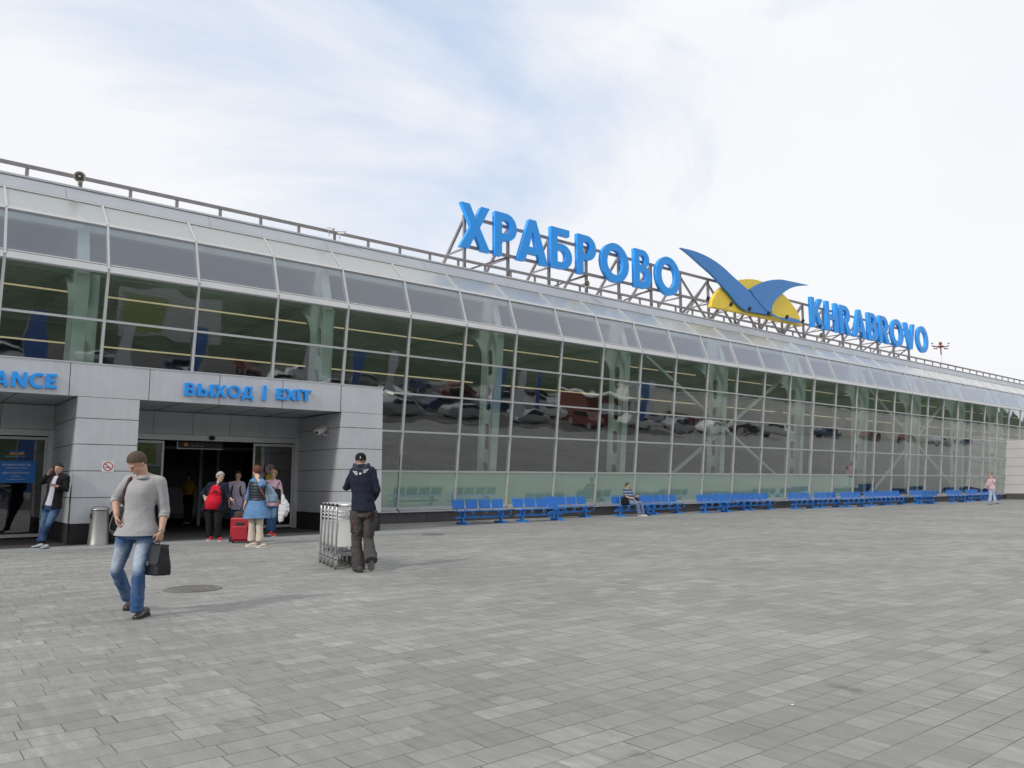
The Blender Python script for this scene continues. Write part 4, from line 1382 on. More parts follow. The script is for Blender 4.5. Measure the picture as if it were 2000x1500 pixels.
class Person:
    def __init__(s, label, root, S, face, body=None, tilt=0.0, roll=0.0, skin=None, group=None, cat='person'):
        s.root = V(root)
        s.t = thing('person', label, cat, s.root, group)
        s.S = S
        s.J = {}
        s.face = V(face).normalized()
        s.body = V(body if body else face).normalized()
        s.tilt = tilt
        s.roll = roll
        s.skin = skin or SKIN
        s.hands = []
    def px(s, **k):
        for a, b in k.items():
            s.J[a] = atd(b[0], b[1], s.root, b[2] if len(b) > 2 else 0)
    def __getattr__(s, a):
        if a in s.__dict__.get('J', {}):
            return s.J[a]
        raise AttributeError(a)
    def spine(s, t):
        pel = (s.hipL + s.hipR) / 2 + V((0, 0, .04 * s.S))
        nk = s.neck
        mid = (pel + nk) / 2 + s.body * s.J.get('arch', V((0, 0, 0))).x
        if t < 0:
            return pel + (pel - nk).normalized() * (-t) * (nk - pel).length * .9
        if t > 1:
            return nk + (s.headc - nk).normalized() * (t - 1) * (nk - pel).length
        return pel * (1 - t) ** 2 + mid * 2 * t * (1 - t) + nk * t * t
    def lat(s, t):
        a = (s.hipL - s.hipR)
        b = (s.shL - s.shR)
        d = lerp(a.normalized(), b.normalized(), max(0, min(1, t)))
        return d.normalized()
    def torso(s, mb, t0, t1, off=0.0, gw=1.0, gd=1.0, belly=0.0, flare=0.0, n=24):
        secs = []
        m = 12
        for i in range(m + 1):
            t = lerp(t0, t1, i / m)
            a, b = tw_(t)
            la = s.lat(t)
            up = (s.spine(min(t + .03, 1.06)) - s.spine(t - .03)).normalized()
            dp = la.cross(up)
            if dp.dot(s.body) < 0:
                dp = -dp
            dp.normalize()
            k = 1.0 if t > .9 else 1
            g_ = lerp(gw, 1.0, max(0, (t - .8) / .2))
            h_ = lerp(gd, 1.0, max(0, (t - .8) / .2))
            bl_ = belly * math.exp(-((t - .25) / .28) ** 2)
            f_ = flare * max(0, .35 - t)
            c = s.spine(t) + dp * (bl_ * .5)
            secs.append((c, la * (a * g_ * s.S + off + f_ + bl_ * .25), dp * (b * h_ * s.S + off + bl_ * .5 + f_)))
        mb.loft(secs, n)
        if t1 > .9:
            for sd in 'LR':
                s.trap(mb, sd, off)
        return mb
    def trap(s, mb, sd, off):
        S = s.S
        sh = s.J['sh' + sd]
        up = (s.headc - s.neck).normalized()
        a = s.neck + up * .012 * S - s.body * .008
        b = sh + up * .006 * S
        mb.limb([a, lerp(a, b, .5) - up * .004, b], [.048 * S + off * .5, .046 * S + off * .8, .052 * S + off])
    def arm(s, mb, side, off=0.0, upto=1.0, g=1.0, cut=False):
        sh, el, wr = s.J['sh' + side], s.J['el' + side], s.J['wr' + side]
        S = s.S
        P_ = [sh, lerp(sh, el, .35), lerp(sh, el, .8), el, lerp(el, wr, .3), lerp(el, wr, .75), wr]
        R_ = [.058, .05, .041, .040, .042, .032, .027]
        R_ = [r * S * g + off for r in R_]
        T_ = [0, .175, .4, .5, .65, .875, 1.0]
        pts, rs = [], []
        for p, r, t in zip(P_, R_, T_):
            if t <= upto:
                pts.append(p)
                rs.append(r)
        if upto < 1 and upto not in T_:
            for (p, r, t), (p2, r2, t2) in zip(zip(P_, R_, T_), list(zip(P_, R_, T_))[1:]):
                if t < upto < t2:
                    k = (upto - t) / (t2 - t)
                    pts.append(lerp(p, p2, k))
                    rs.append(lerp(r, r2, k))
        if cut:
            d0 = (pts[0] - pts[1]).normalized()
            mb.tube([pts[0] + d0 * rs[0] * .55, pts[0] + d0 * rs[0] * .3] + pts, [rs[0] * .3, rs[0] * .75, rs[0] * .97] + rs[1:], 16)
        else:
            mb.limb(pts, rs)
        return mb
    def leg(s, mb, side, off=0.0, g=1.0, upto=1.0, hem=None, cut=True):
        hp, kn, an = s.J['hip' + side], s.J['kn' + side], s.J['an' + side]
        S = s.S
        out = (s.J['hipL'] - s.J['hipR']).normalized() * (.012 if side == 'L' else -.012)
        P_ = [hp + V((0, 0, .05)) + out, lerp(hp, kn, .2) + out, lerp(hp, kn, .6), kn, lerp(kn, an, .3), lerp(kn, an, .7), an]
        R_ = [.088, .086, .068, .054, .056, .042, .036]
        if hem:
            R_ = [.088, .086, .07, .060, .061, hem / S * .96, hem / S]
        T_ = [0, .1, .3, .5, .65, .85, 1.0]
        R_ = [r * S * lerp(g, 1, max(0, t - .4)) + off for r, t in zip(R_, T_)]
        pts = [p for p, t in zip(P_, T_) if t <= upto]
        rs = [r for r, t in zip(R_, T_) if t <= upto]
        if 'an' in s.J['an' + side].__class__.__name__:
            pass
        if cut:
            d1 = (pts[-1] - pts[-2]).normalized()
            pts.append(pts[-1] + d1 * .02)
            rs.append(rs[-1])
            mb.tube(pts, rs, 18)
        else:
            mb.limb(pts, rs)
        return mb
    def headframe(s):
        f = s.face
        up = V((0, 0, 1))
        la = up.cross(f).normalized()          # person's left when f forward? sign is not needed for symmetry
        f2 = (f * math.cos(s.tilt) - up * math.sin(s.tilt)).normalized()
        u2 = f2.cross(la)
        if u2.z < 0:
            u2 = -u2
        q = Matrix.Rotation(s.roll, 3, f2)
        return f2, (q @ u2).normalized(), (q @ la).normalized()
    def bodymesh(s, gw=1.0, gd=1.0, belly=0.0, legs=True, fine=.0075, hair=None, legg=1.0, feet=False):
        mb = MB()
        S = s.S
        s.torso(mb, -.05, 1.06, -.006, gw, gd, belly)
        for sd in 'LR':
            s.arm(mb, sd, 0, 1.0)
            if legs:
                s.leg(mb, sd, -.004, legg, cut=False)
            # shoulder cap
            if feet:
                mb.limb([s.J['an' + sd] + V((0, 0, .02)), s.J['an' + sd] - V((0, 0, .045 * S)) - s.body * .0, s.J['an' + sd] - V((0, 0, .06 * S)) + s.body * .07], [.036 * S, .038 * S, .03 * S])
        f, u, la = s.headframe()
        c = s.headc
        mb.limb([s.neck - (s.headc - s.neck).normalized() * .03, lerp(s.neck, c - u * .05 * S, .5), c - u * .05 * S - f * .012], [.062 * S, .057 * S, .057 * S])
        mb.ell(c + u * .03 * S - f * .012 * S, la * .077 * S, f * .096 * S, u * .094 * S, 18, 12)
        mb.ell(c - u * .035 * S + f * .022 * S, la * .061 * S, f * .068 * S, u * .078 * S, 18, 12)
        mb.ell(c - u * .094 * S + f * .058 * S, la * .028 * S, f * .026 * S, u * .022 * S)
        mb.ell(c + u * .018 * S + f * .076 * S, la * .052 * S, f * .018 * S, u * .014 * S)
        mb.tube([c + u * .016 * S + f * .088 * S, c - u * .012 * S + f * .106 * S, c - u * .03 * S + f * .104 * S], [.008 * S, .0115 * S, .013 * S], 10)
        mb.ell(c - u * .056 * S + f * .088 * S, la * .023 * S, f * .01 * S, u * .010 * S)
        for q in (-1, 1):
            mb.ell(c + la * q * .077 * S - u * .008 * S - f * .008 * S, la * .009 * S, f * .018 * S, u * .030 * S)
            mb.ell(c + la * q * .035 * S - u * .02 * S + f * .068 * S, la * .02 * S, f * .02 * S, u * .02 * S)
        me = fuse('person', mb, fine, s.skin, s.root, 3)
        bm = bmesh.new()
        bm.from_mesh(me)
        for hmb, vox in s.hands:
            hm = fuse('hand', hmb, vox, s.skin, s.root, 1)
            bm.from_mesh(hm)
            D.meshes.remove(hm)
        bm.to_mesh(me)
        bm.free()
        me.polygons.foreach_set('use_smooth', [True] * len(me.polygons))
        s.part('body', me)
        # eyes, brows, mouth
        e = MB()
        ew = MB()
        br = MB()
        for q in (-1, 1):
            ec = c + la * q * .031 * S + u * .002 * S + f * .080 * S
            ew.ell(ec, la * .013 * S, f * .008 * S, u * .0045 * S, 10, 6)
            e.ell(ec + f * .005 * S, la * .0058 * S, f * .004 * S, u * .0048 * S, 8, 6)
            br.tube([ec + la * q * .018 * S + u * .014 * S, ec + u * .021 * S + f * .008 * S, ec - la * q * .016 * S + u * .016 * S + f * .008 * S], .0042 * S, 6)
        s.part('eyes', ew.mesh('eyes', s.root, mat('eye white', (.42, .36, .33), .4), True))
        s.part('irises', e.mesh('irises', s.root, mat('dark iris', (.03, .025, .02), .2), True))
        s.part('eyebrows', br.mesh('eyebrows', s.root, hair or mat('brown hair', (.06, .04, .028), .7), True))
        lp = MB()
        lp.ell(c - u * .052 * S + f * .0955 * S, la * .022 * S, f * .006 * S, u * .004 * S)
        lp.ell(c - u * .061 * S + f * .095 * S, la * .019 * S, f * .006 * S, u * .005 * S)
        s.part('lips', lp.mesh('lips', s.root, mat('lips', (.40, .19, .15), .5), True))
    def part(s, name, me, parent=None):
        o = link(name, me, parent or s.t)
        return o
    def hair(s, m, top=1.10, front=.42, side=-.05, back=-.55, thick=.012, vol=(1.06, 1.06, 1.1), rough=.006, drop=0.0):
        thick = .006
        f, u, la = s.headframe()
        S = s.S
        c = s.headc + u * .03 * S - f * .012 * S
        mb = MB()
        n, mm = 56, 34
        mb.ell(V((0, 0, 0)), V((1, 0, 0)), V((0, 1, 0)), V((0, 0, 1)), n, mm)
        bm = bmesh.new()
        me = mb.mesh('t')
        bm.from_mesh(me)
        def thr(v):
            h = math.hypot(v.x, v.y) + 1e-6
            k = v.y / h
            t = lerp(side, front, max(0, k) ** .65) if k > 0 else lerp(side, back, (-k) ** .7)
            return t + .09 * noise.noise(v * 6)
        dl_ = [x for x in bm.faces if x.calc_center_median().z < thr(x.calc_center_median())]
        bmesh.ops.delete(bm, geom=dl_, context='FACES')
        for v in bm.verts:
            p = v.co.copy()
            nn = noise.noise(p * 5) * .6 + noise.noise(p * 13) * .4 + .5 * noise.noise(V((p.x * 26, p.y * 26, p.z * 5)))
            k = 1 + rough / .09 * nn
            tp = max(0.0, min(1.0, (p.z - thr(p)) / .28 + .05))
            tp = tp * (2 - tp)
            vx, vy, vz = (1 + (q_ - 1) * tp for q_ in vol)
            k = 1 + (k - 1) * tp
            dz_ = drop * max(0, -p.z)
            v.co = c + la * (.077 * S * (1.015 * vx) * p.x * k) + f * (.096 * S * (1.012 * vy) * p.y * k) + u * (.094 * S * (1.012 * vz) * p.z * k - dz_) - s.root
        bm.to_mesh(me)
        bm.free()
        o = D.objects.new('t', me)
        COL.objects.link(o)
        so_ = o.modifiers.new('s', 'SOLIDIFY')
        so_.thickness = thick
        so_.offset = -1
        out = evalmesh(o, 'hair')
        D.objects.remove(o)
        out.polygons.foreach_set('use_smooth', [True] * len(out.polygons))
        out.materials.clear()
        out.materials.append(m)
        return s.part('hair', out)
    def hand(s, wr, d, pn, thumb, curl=.5, spread=.1, vox=.0042, L_=1.0, thumbin=.5):
        """d direction of the hand, pn palm normal, thumb: direction of the thumb side"""
        S = s.S * L_
        d = V(d).normalized()
        pn = (V(pn) - d * V(pn).dot(d)).normalized()
        th = d.cross(pn).normalized()
        if th.dot(V(thumb)) < 0:
            th = -th
        mb = MB()
        w0 = wr - d * .03 * S
        mb.loft([(w0, th * .026 * S, pn * .022 * S), (wr + d * .005 * S, th * .027 * S, pn * .018 * S), (wr + d * .04 * S, th * .040 * S, pn * .017 * S), (wr + d * .08 * S, th * .042 * S, pn * .014 * S), (wr + d * .095 * S, th * .038 * S, pn * .010 * S)], 18)
        for i, (o_, ln) in enumerate(((.031, .072), (.0105, .08), (-.0105, .075), (-.031, .058))):
            b = wr + d * (.088 - abs(o_) * .12) * S + th * o_ * S
            dirn = (d + th * o_ * spread * 12).normalized()
            p = b
            pts = [b - d * .015, b]
            a = curl * (.75 + .12 * i)
            for k, fr_ in enumerate((.45, .3, .25)):
                a2 = a * (k + .6)
                p = p + (dirn * math.cos(a2) + pn * math.sin(a2)) * ln * fr_ * S
                pts.append(p)
            mb.limb(pts, [.0092 * S, .0092 * S, .0085 * S, .008 * S, .007 * S], 10)
        tb = wr + d * .025 * S + th * .026 * S + pn * .006 * S
        t1 = tb + (th * .75 + d * .6 + pn * .35 * thumbin).normalized() * .038 * S
        t2 = t1 + (th * (.45 - .5 * thumbin) + d * .9 + pn * .6 * thumbin).normalized() * .032 * S
        mb.limb([wr + d * .012 * S + th * .014 * S, tb, t1, t2], [.014 * S, .0125 * S, .0105 * S, .0085 * S], 10)
        s.hands.append((mb, vox))
    def garment(s, name, mb, m, vox=.009, smooth=2, disp=.012, dsize=.07):
        me = fuse(name, mb, vox, m, s.root, smooth, disp, dsize)
        return s.part(name, me)
    def shoe(s, heel, toe, m, sole=None, h=.085, w=.047, name='shoe', upm=None):
        """heel and toe: points on the sole line"""
        heel, toe = V(heel), V(toe)
        S = s.S
        d = toe - heel
        ln = d.length
        d.normalize()
        la = d.cross(V((0, 0, 1)))
        if la.length < .15:
            la = s.body.cross(V((0, 0, 1)))
        la.normalize()
        up = la.cross(d).normalized()
        if up.z < -.2 or (abs(up.z) < .2 and up.dot(s.body) < 0):
            up = -up
        mb = MB()
        secs = []
        for t, ww, hh in ((0, .6, .55), (.05, .72, .85), (.2, .76, 1.0), (.38, .78, .95), (.55, .92, .66), (.75, 1.0, .5), (.92, .82, .4), (.985, .55, .32), (1.0, .3, .2)):
            c = heel + d * ln * t + up * (hh * h / 2 + .012)
            secs.append((c, la * w * ww, up * hh * h / 2))
        mb.loft(secs, 16)
        o = s.garment(name, mb, m, .007, 2, 0)
        sb_ = MB()
        pts = []
        for t, ww in ((0, .55), (.04, .78), (.2, .8), (.4, .75), (.6, .95), (.78, 1.05), (.93, .85), (1.0, .4)):
            pts.append((t, ww * w))
        poly = [(t, a) for t, a in pts] + [(t, -a) for t, a in reversed(pts)]
        sb_.prism(poly, lambda a, b, dd: heel + d * (ln * 1.02 * a - .004) + la * b * 1.04 + up * dd, .022)
        s.part('sole', sb_.mesh('sole', s.root, sole or mat('dark sole', (.03, .03, .03), .8)), o)
        return o

FR = -FH            # towards the viewer
def dirpx(a, up=0.0):
    """horizontal direction: a degrees, 0 = towards the viewer, 90 = image right, 180 = away"""
    a = math.radians(a)
    return (-FH * math.cos(a) + RH * math.sin(a) + V((0, 0, up))).normalized()

J1 = jeans('washed blue denim', (.045, .105, .245), (.40, .47, .57))
J2 = jeans('dark blue denim', (.022, .05, .12), (.10, .17, .28))
J3 = jeans('mid blue denim', (.035, .085, .2), (.16, .26, .42))
J4 = jeans('pale blue denim', (.14, .2, .33), (.36, .43, .56))
LEA = mat('dark brown leather', (.035, .022, .018), .35, 0, .2, 14.0)
BLK = cloth('black cloth', (.012, .012, .014))
HB = mat('light brown hair', (.085, .055, .035), .7, 0, .3, 34, 1.0, 55)
HD = mat('black hair', (.018, .014, .012), .6, 0, .3, 34, 1.0, 55)
HG = mat('grey white hair', (.47, .45, .42), .7, 0, .25, 34, 1.0, 55)
HR = mat('red brown hair', (.13, .035, .018), .6, 0, .3, 34, 1.0, 55)
HY = mat('blonde hair', (.40, .26, .12), .65, 0, .3, 34, 1.0, 55)

# ---------------------------------------------------------------- walking man with the briefcase
def z1(x, y):
    return 200 + x / 4.287, 870 + y / 4.287
r = gnd(262, 1207)
A = Person('man in grey sweatshirt and washed blue jeans walking with a black briefcase, looking down', r, .98, dirpx(-36), dirpx(-12), tilt=.72, roll=.0)
A.px(headc=(*z1(296, 152), -.06), neck=(*z1(345, 268), .0), shR=(*z1(232, 300), .02), shL=(*z1(480, 312), .04), elR=(*z1(112, 452), .06), wrR=(*z1(118, 590), -.1),
     elL=(*z1(520, 548), .08), wrL=(*z1(492, 725), -.02), hipR=(*z1(215, 745), 0), hipL=(*z1(362, 745), .02), knR=(*z1(118, 1040), .12), anR=(*z1(212, 1262), .42),
     knL=(*z1(306, 1055), -.06), anL=(*z1(288, 1372), .03))
A.hand(A.wrR, RH * .25 - V((0, 0, 1)) - FH * .15, RH + V((0, 0, .1)) + FH * .3, -FH + RH * .3, curl=.95, thumbin=.9)
A.hand(A.wrL, V((0, 0, -1)) - RH * .22, FH * .6 - RH, -FH, curl=1.15, thumbin=1)
A.bodymesh(.92, hair=HB)
A.hair(HB, front=.46, side=-.34, back=-.85, rough=.005, vol=(1.02, 1.01, 1.05), thick=.007)
sw = cloth('grey marl sweatshirt', (.36, .355, .365), .05, 60, .15, 9)
mb = MB()
A.torso(mb, -.05, .975, .018, .93, 1.08, 0.0, .11)
A.arm(mb, 'R', .017, .55, cut=True)
A.arm(mb, 'L', .017, .6, cut=True)
o = A.garment('sweatshirt', mb, sw, .008, 3, .022, .16)
mb = MB()
A.torso(mb, -.085, -.03, .02, .93, 1.08, 0.0, .11)
A.part('hem_band', mb.mesh('hem_band', A.root, sw, True), o)
def ringat(P_, a, b, r_, w_, m_, name, parent):
    d = (b - a).normalized()
    x = d.cross(V((0, 0, 1)))
    x = x.normalized() if x.length > .1 else V((1, 0, 0))
    y = d.cross(x)
    mbr = MB().loft([(a - d * w_ / 2, x * r_, y * r_), (a - d * w_ / 4, x * r_ * 1.06, y * r_ * 1.06), (a + d * w_ / 4, x * r_ * 1.06, y * r_ * 1.06), (a + d * w_ / 2, x * r_, y * r_)], 20)
    return P_.part(name, mbr.mesh(name, P_.root, m_, True), parent)
ringat(A, lerp(A.elR, A.wrR, .12), A.wrR, .052, .05, sw, 'cuff', o)
ringat(A, lerp(A.elL, A.wrL, .22), A.wrL, .050, .05, sw, 'cuff', o)
ringat(A, lerp(A.wrL, A.elL, .06), A.elL, .032, .018, M['inox'], 'watch_strap', None)
f_, u_, l_ = A.headframe()
A.part('collar', MB().loft([(A.neck + V((0, 0, -.02)) , l_ * .092, A.body * .090), (A.neck + V((0, 0, .012)), l_ * .086, A.body * .084), (A.neck + V((0, 0, .022)), l_ * .076, A.body * .074)], 24).mesh('collar', A.root, sw, True), o)
def pants(Pn, m_, off=.014, hem=.07, g=1.0, upto=1.0, waist=.16, gw=1.0, gd=1.0, belly=0, disp=.014, fade=False, vox=.009, name='trousers'):
    mb = MB()
    Pn.torso(mb, -.16, waist, .008 + off * .3, gw, gd, belly)
    for sd in 'LR':
        Pn.leg(mb, sd, off, g, upto, hem)
    o = Pn.garment(name, mb, m_, vox, 3, disp, .08)
    if True:
        me = o.data
        at = me.attributes.new('fade', 'FLOAT', 'POINT')
        vals = []
        for v in me.vertices:
            p = v.co + Pn.root
            best = 0
            if fade:
                for sd in 'LR':
                    hp, kn, an = Pn.J['hip' + sd], Pn.J['kn' + sd], Pn.J['an' + sd]
                    for a, b, k0, k1 in ((hp, kn, .15, 1.15),):
                        d = b - a
                        t = (p - a).dot(d) / d.length_squared
                        q = a + d * t
                        fr_ = (p - q).normalized().dot(Pn.body)
                        if k0 < t < k1 and (p - q).length < .14:
                            wgt = min(1, (t - k0) * 4, (k1 - t) * 3) * max(0, fr_ - .25) / .75
                            best = max(best, wgt)
            vals.append(best * .75)
        at.data.foreach_set('value', vals)
    return o
jn = pants(A, J1, .008, .058, waist=.12, fade=True, disp=.016, name='jeans')
fly = MB()
q0 = A.spine(-.03) + A.body * .12
ga = gnd(*z1(195, 1388))
A.shoe(ga + FH * .22 + V((0, 0, .085)), ga + V((0, 0, .0)), LEA, name='shoe')
gb = gnd(264, 1210.5)
A.shoe(gb + FH * .27, gb, LEA, name='shoe')
# jacket slung over his right shoulder
mb = MB()
pts = [A.shR + RH * .09 - FH * .05 + V((0, 0, .075)), A.shR + RH * .02 + V((0, 0, .055)), A.shR - RH * .03 - FH * .06 + V((0, 0, -.02)), A.shR + RH * .02 - FH * .09 + V((0, 0, -.16)), A.shR + RH * .03 - FH * .07 + V((0, 0, -.3))]
st = tag(obj('shoulder_strap', MB().tube([A.shR + RH * .045 + FH * .02 + V((0, 0, .07)), A.shR + RH * .035 - FH * .085 + V((0, 0, .02)), A.shR + RH * .0 - FH * .11 + V((0, 0, -.10)), A.shR - RH * .035 - FH * .06 + V((0, 0, -.22)), A.shR - RH * .03 + FH * .07 + V((0, 0, -.3))], .017, 8), mat('dark maroon webbing', (.06, .03, .035), .8), smooth=True), 'dark bag strap over the right shoulder of the man with the briefcase', 'strap')
bp_ = MB()
bc = A.spine(.42) + FH * .2 + RH * .045
bp_.loft([(bc + V((0, 0, z)), RH * a, FH * b) for z, a, b in ((-.3, .10, .06), (-.27, .14, .09), (-.1, .15, .11), (.1, .14, .1), (.2, .11, .07), (.23, .06, .04))], 18)
me = fuse('rucksack', bp_, .014, mat('dark navy rucksack', (.02, .022, .035), .8), V((0, 0, 0)), 2, .01)
tag(link('rucksack', me), 'dark rucksack hanging behind the back of the man with the briefcase', 'rucksack')

# briefcase
def briefcase():
    hx = atd(*z1(462, 850), A.root, -.08)
    c0 = A.wrL - RH * .045 + V((0, 0, -.285))
    t = thing('briefcase', 'black leather briefcase with a flap and steel lock in the hand of the walking man', 'briefcase', c0)
    # wide face turned to the viewer's right, gusset side to the left; axis along ax_
    ax_ = (RH * .72 - FH * .55).normalized()
    nx_ = V((0, 0, 1)).cross(ax_)
    if nx_.dot(FR) < 0:
        nx_ = -nx_
    bl_ = mat('black bag leather', (.010, .010, .012), .32, 0, .2, 30, .15, 120)
    W, H_, T_ = .185, .15, .075
    b = MB()
    b.loft([(V((0, 0, z)), ax_ * a, nx_ * tt) for z, a, tt in ((-H_, W * 1.30, T_ * 1.2), (-H_ * .6, W * 1.3, T_ * 1.15), (.3 * H_, W * 1.22, T_ * .8), (H_, W * 1.1, T_ * .5))], 4)
    bb = MB()
    for z0_, z1_, k0, k1 in ((-H_, 0, 1.0, .85), (0, H_, .85, .55)):
        pp = [V((0, 0, z0_)) + ax_ * i * W + nx_ * j * T_ * k0 for i, j in ((-1, -1), (1, -1), (1, 1), (-1, 1))] + [V((0, 0, z1_)) + ax_ * i * W * (1 if z1_ < H_ else .96) + nx_ * j * T_ * k1 for i, j in ((-1, -1), (1, -1), (1, 1), (-1, 1))]
        bb.add(pp, [(0, 3, 2, 1), (4, 5, 6, 7), (0, 1, 5, 4), (1, 2, 6, 5), (2, 3, 7, 6), (3, 0, 4, 7)])
    link('case_body', fuse('case_body', bb, .008, bl_, V((0, 0, 0)), 4, .016, .09), t)
    fl_ = MB()
    for sgn in (1,):
        pr = [(-W * 1.01, H_ * 1.0), (W * 1.01, H_ * 1.0), (W * 1.01, -.1 * H_), (W * .8, -.26 * H_), (-W * .8, -.26 * H_), (-W * 1.01, -.1 * H_)]
        def fn(a, z, d):
            k = lerp(1.0, .55, max(0, (z / H_ + 0) if z > 0 else 0)) if z > 0 else lerp(.85, 1.0, -z / H_)
            k = lerp(.85, .55, z / H_) if z > 0 else lerp(.85, 1, -z / H_)
            return V((0, 0, z)) + ax_ * a + nx_ * (T_ * k + .004 + d)
        fl_.prism(pr, fn, .008)
    obj('flap', fl_, mat('flap leather', (.028, .029, .032), .36, 0, .15, 20, .1, 100), t, bev=.003, local=True)
    obj('top', MB().obox(V((0, 0, H_ + .004)), ax_ * W * .97, nx_ * T_ * .6, V((0, 0, .006))), MATS['flap leather'], t, local=True)
    obj('lock', MB().obox(nx_ * (T_ * .93 + .012) + V((0, 0, -.2 * H_)), ax_ * .016, nx_ * .006, V((0, 0, .024))), M['inox'], t, bev=.003, local=True)
    obj('handle', MB().tube([V((0, 0, H_)) - ax_ * .07, V((0, 0, H_ + .035)) - ax_ * .065, V((0, 0, H_ + .045)), V((0, 0, H_ + .035)) + ax_ * .065, V((0, 0, H_)) + ax_ * .07], .009, 8), M['black'], t, smooth=True, local=True)
    rg = MB()
    for q in (-1, 1):
        rg.tube([V((0, 0, H_)) + ax_ * .07 * q + ax_ * .02 * math.cos(a) + V((0, 0, .018 * math.sin(a) + .008)) for a in [i * math.pi / 5 for i in range(11)]], .004, 6)
    obj('handle_ring', rg, M['inox'], t, smooth=True, local=True)
    obj('strap_ring', MB().tube([-ax_ * W * 1.02 + nx_ * .02 + V((0, 0, .4 * H_)) + nx_ * .014 * math.cos(a) + V((0, 0, .014 * math.sin(a))) for a in [i * math.pi / 5 for i in range(11)]], .004, 6), M['inox'], t, smooth=True, local=True)
briefcase()

# ---------------------------------------------------------------- worker with the trolleys
def z2(x, y):
    return 650 + x / 5.769, 870 + y / 5.769
r = gnd(711, 1114)
B = Person('worker in black cap, navy hooded top and grey work trousers, seen from behind beside trolleys', r, 1.0, dirpx(188), dirpx(184), tilt=.25)
B.px(headc=(*z2(314, 176), .02), neck=(*z2(325, 245), .0), shL=(*z2(240, 300), 0), shR=(*z2(440, 300), 0), elL=(*z2(150, 478), .1), wrL=(*z2(205, 420), .34),
     elR=(*z2(498, 500), -.02), wrR=(*z2(455, 610), .2), hipL=(*z2(278, 765), 0), hipR=(*z2(420, 765), 0), knL=(*z2(268, 1080), .04), anL=(*z2(292, 1385), .0),
     knR=(*z2(402, 1068), .06), anR=(*z2(432, 1290), -.2))
B.hand(B.wrL, V((0, 0, 1)) + RH * .3, -RH, -FH, curl=.8)
B.hand(B.wrR, FH - RH * .5, -RH, V((0, 0, 1)), curl=.7)
B.bodymesh(hair=HD)
nv = cloth('navy sweat fabric', (.016, .020, .038), .15, 20, .3, 15)
mb = MB()
B.torso(mb, .0, .955, .028, 1.06, 1.1)
B.arm(mb, 'L', .018, 1.0, cut=True)
B.arm(mb, 'R', .018, 1.0, cut=True)
hd_ = B.garment('hooded_top', mb, nv, .009, 2, .028, .09)
# hood lying on the back
mb = MB()
bk_ = -B.body
up = V((0, 0, 1))
cx_ = B.neck
la = RH
for q in range(-6, 7):
    a = q / 6 * 1.25
    p = cx_ + la * math.sin(a) * .12 + bk_ * (math.cos(a) * .105 - .02) + up * (.015 - .12 * math.cos(a) ** 3)
    mb.ell(p, V((.034, 0, 0)), V((0, .034, 0)), up * (.045 + .045 * math.cos(a)))
B.part('hood', fuse('hood', mb, .009, mat('hood grey navy', (.028, .032, .048), .9, 0, .15, 20), B.root, 3, .01), hd_)
# white winged print on the hood
wp = MB()
for sgn, dxx in ((-1, -.01), (1, .03)):
    for k in range(3):
        z_ = -.083 - k * .022 + (.03 if sgn > 0 else 0)
        x0_, x1_ = (.045, .125 - k * .015)
        a = cx_ + la * sgn * x0_ + bk_ * (.152) + up * z_
        b_ = cx_ + la * sgn * x1_ + bk_ * (.108 + .016 * k) + up * (z_ + .02)
        wp.bar(a, b_, .006, .0095, up=V((0, 0, 1)))
wp.obox(cx_ + bk_ * .168 + up * -.105 + la * .0, la * .018, bk_ * .003, up * .014)
B.part('printed_wings', wp.mesh('printed_wings', B.root, mat('print white', (.7, .7, .72), .7)), hd_)
B.part('waistband', (lambda q: (B.torso(q, -.045, .01, .018, 1.0, 1.05), q)[1])(MB()).mesh('waistband', B.root, BLK, True), hd_)
tr = cloth('grey work trousers', (.07, .062, .062), .25, 7, .35, 16)
pants(B, tr, .024, .078, waist=.08, disp=.03)
pk = MB()
q = lerp(B.hipL, B.knL, .45)
org_ = mat('rust red piping', (.16, .035, .02), .8)
# pocket panels with rust piping
def pocket(c, w_, h_, mt):
    n_ = -B.body
    t_ = MB().obox(c, RH * w_, n_ * .012, V((0, 0, h_)))
    return B.part('pocket', t_.mesh('pocket', B.root, mt))
c1 = lerp(B.hipL, B.knL, .50) - B.body * .085 - RH * .045
c2 = B.hipR - B.body * .108 + V((0, 0, -.02)) + RH * .01
c3 = B.hipL - B.body * .125 + V((0, 0, .02)) - RH * .01
for c, w_, h_ in ((c1, .05, .085), (c2, .06, .075)):
    pb = MB()
    pb.loft([(c + B.body * .02, RH * w_ * 1.35, V((0, 0, h_)) * 1.35), (c - B.body * .004, RH * w_ * 1.25, V((0, 0, h_)) * 1.25)], 4)
    B.part('pocket', fuse('pocket', MB().obox(c + B.body * .012, RH * w_, B.body * .014, V((0, 0, h_))), .008, BLK if c is c2 else tr, B.root, 2, .008))
    pt = MB().tube([c - B.body * .006 + RH * (-w_ * .9 + .02) + V((0, 0, h_ * .9)), c - B.body * .010 + RH * (-w_ * .4) + V((0, 0, 0)), c - B.body * .008 - RH * w_ * .7 - V((0, 0, h_ * .85)), c - B.body * .008 + RH * w_ * .6 - V((0, 0, h_ * .95))], .005, 6)
    B.part('pocket_piping', pt.mesh('pocket_piping', B.root, org_, True))
gl_ = gnd(702, 1119)
B.shoe(gl_ + RH * .02, gl_ + FH * .24 - RH * .1, mat('dark work shoe', (.05, .047, .045), .8), h=.09, w=.05)
gr_ = gnd(724.5, 1116.5)
B.shoe(gr_ - RH * .0 - FH * .06 + V((0, 0, .27)), gr_ + FH * .02 + V((0, 0, .01)), MATS['dark work shoe'], mat('grey sole', (.10, .095, .09), .8), h=.09, w=.05)
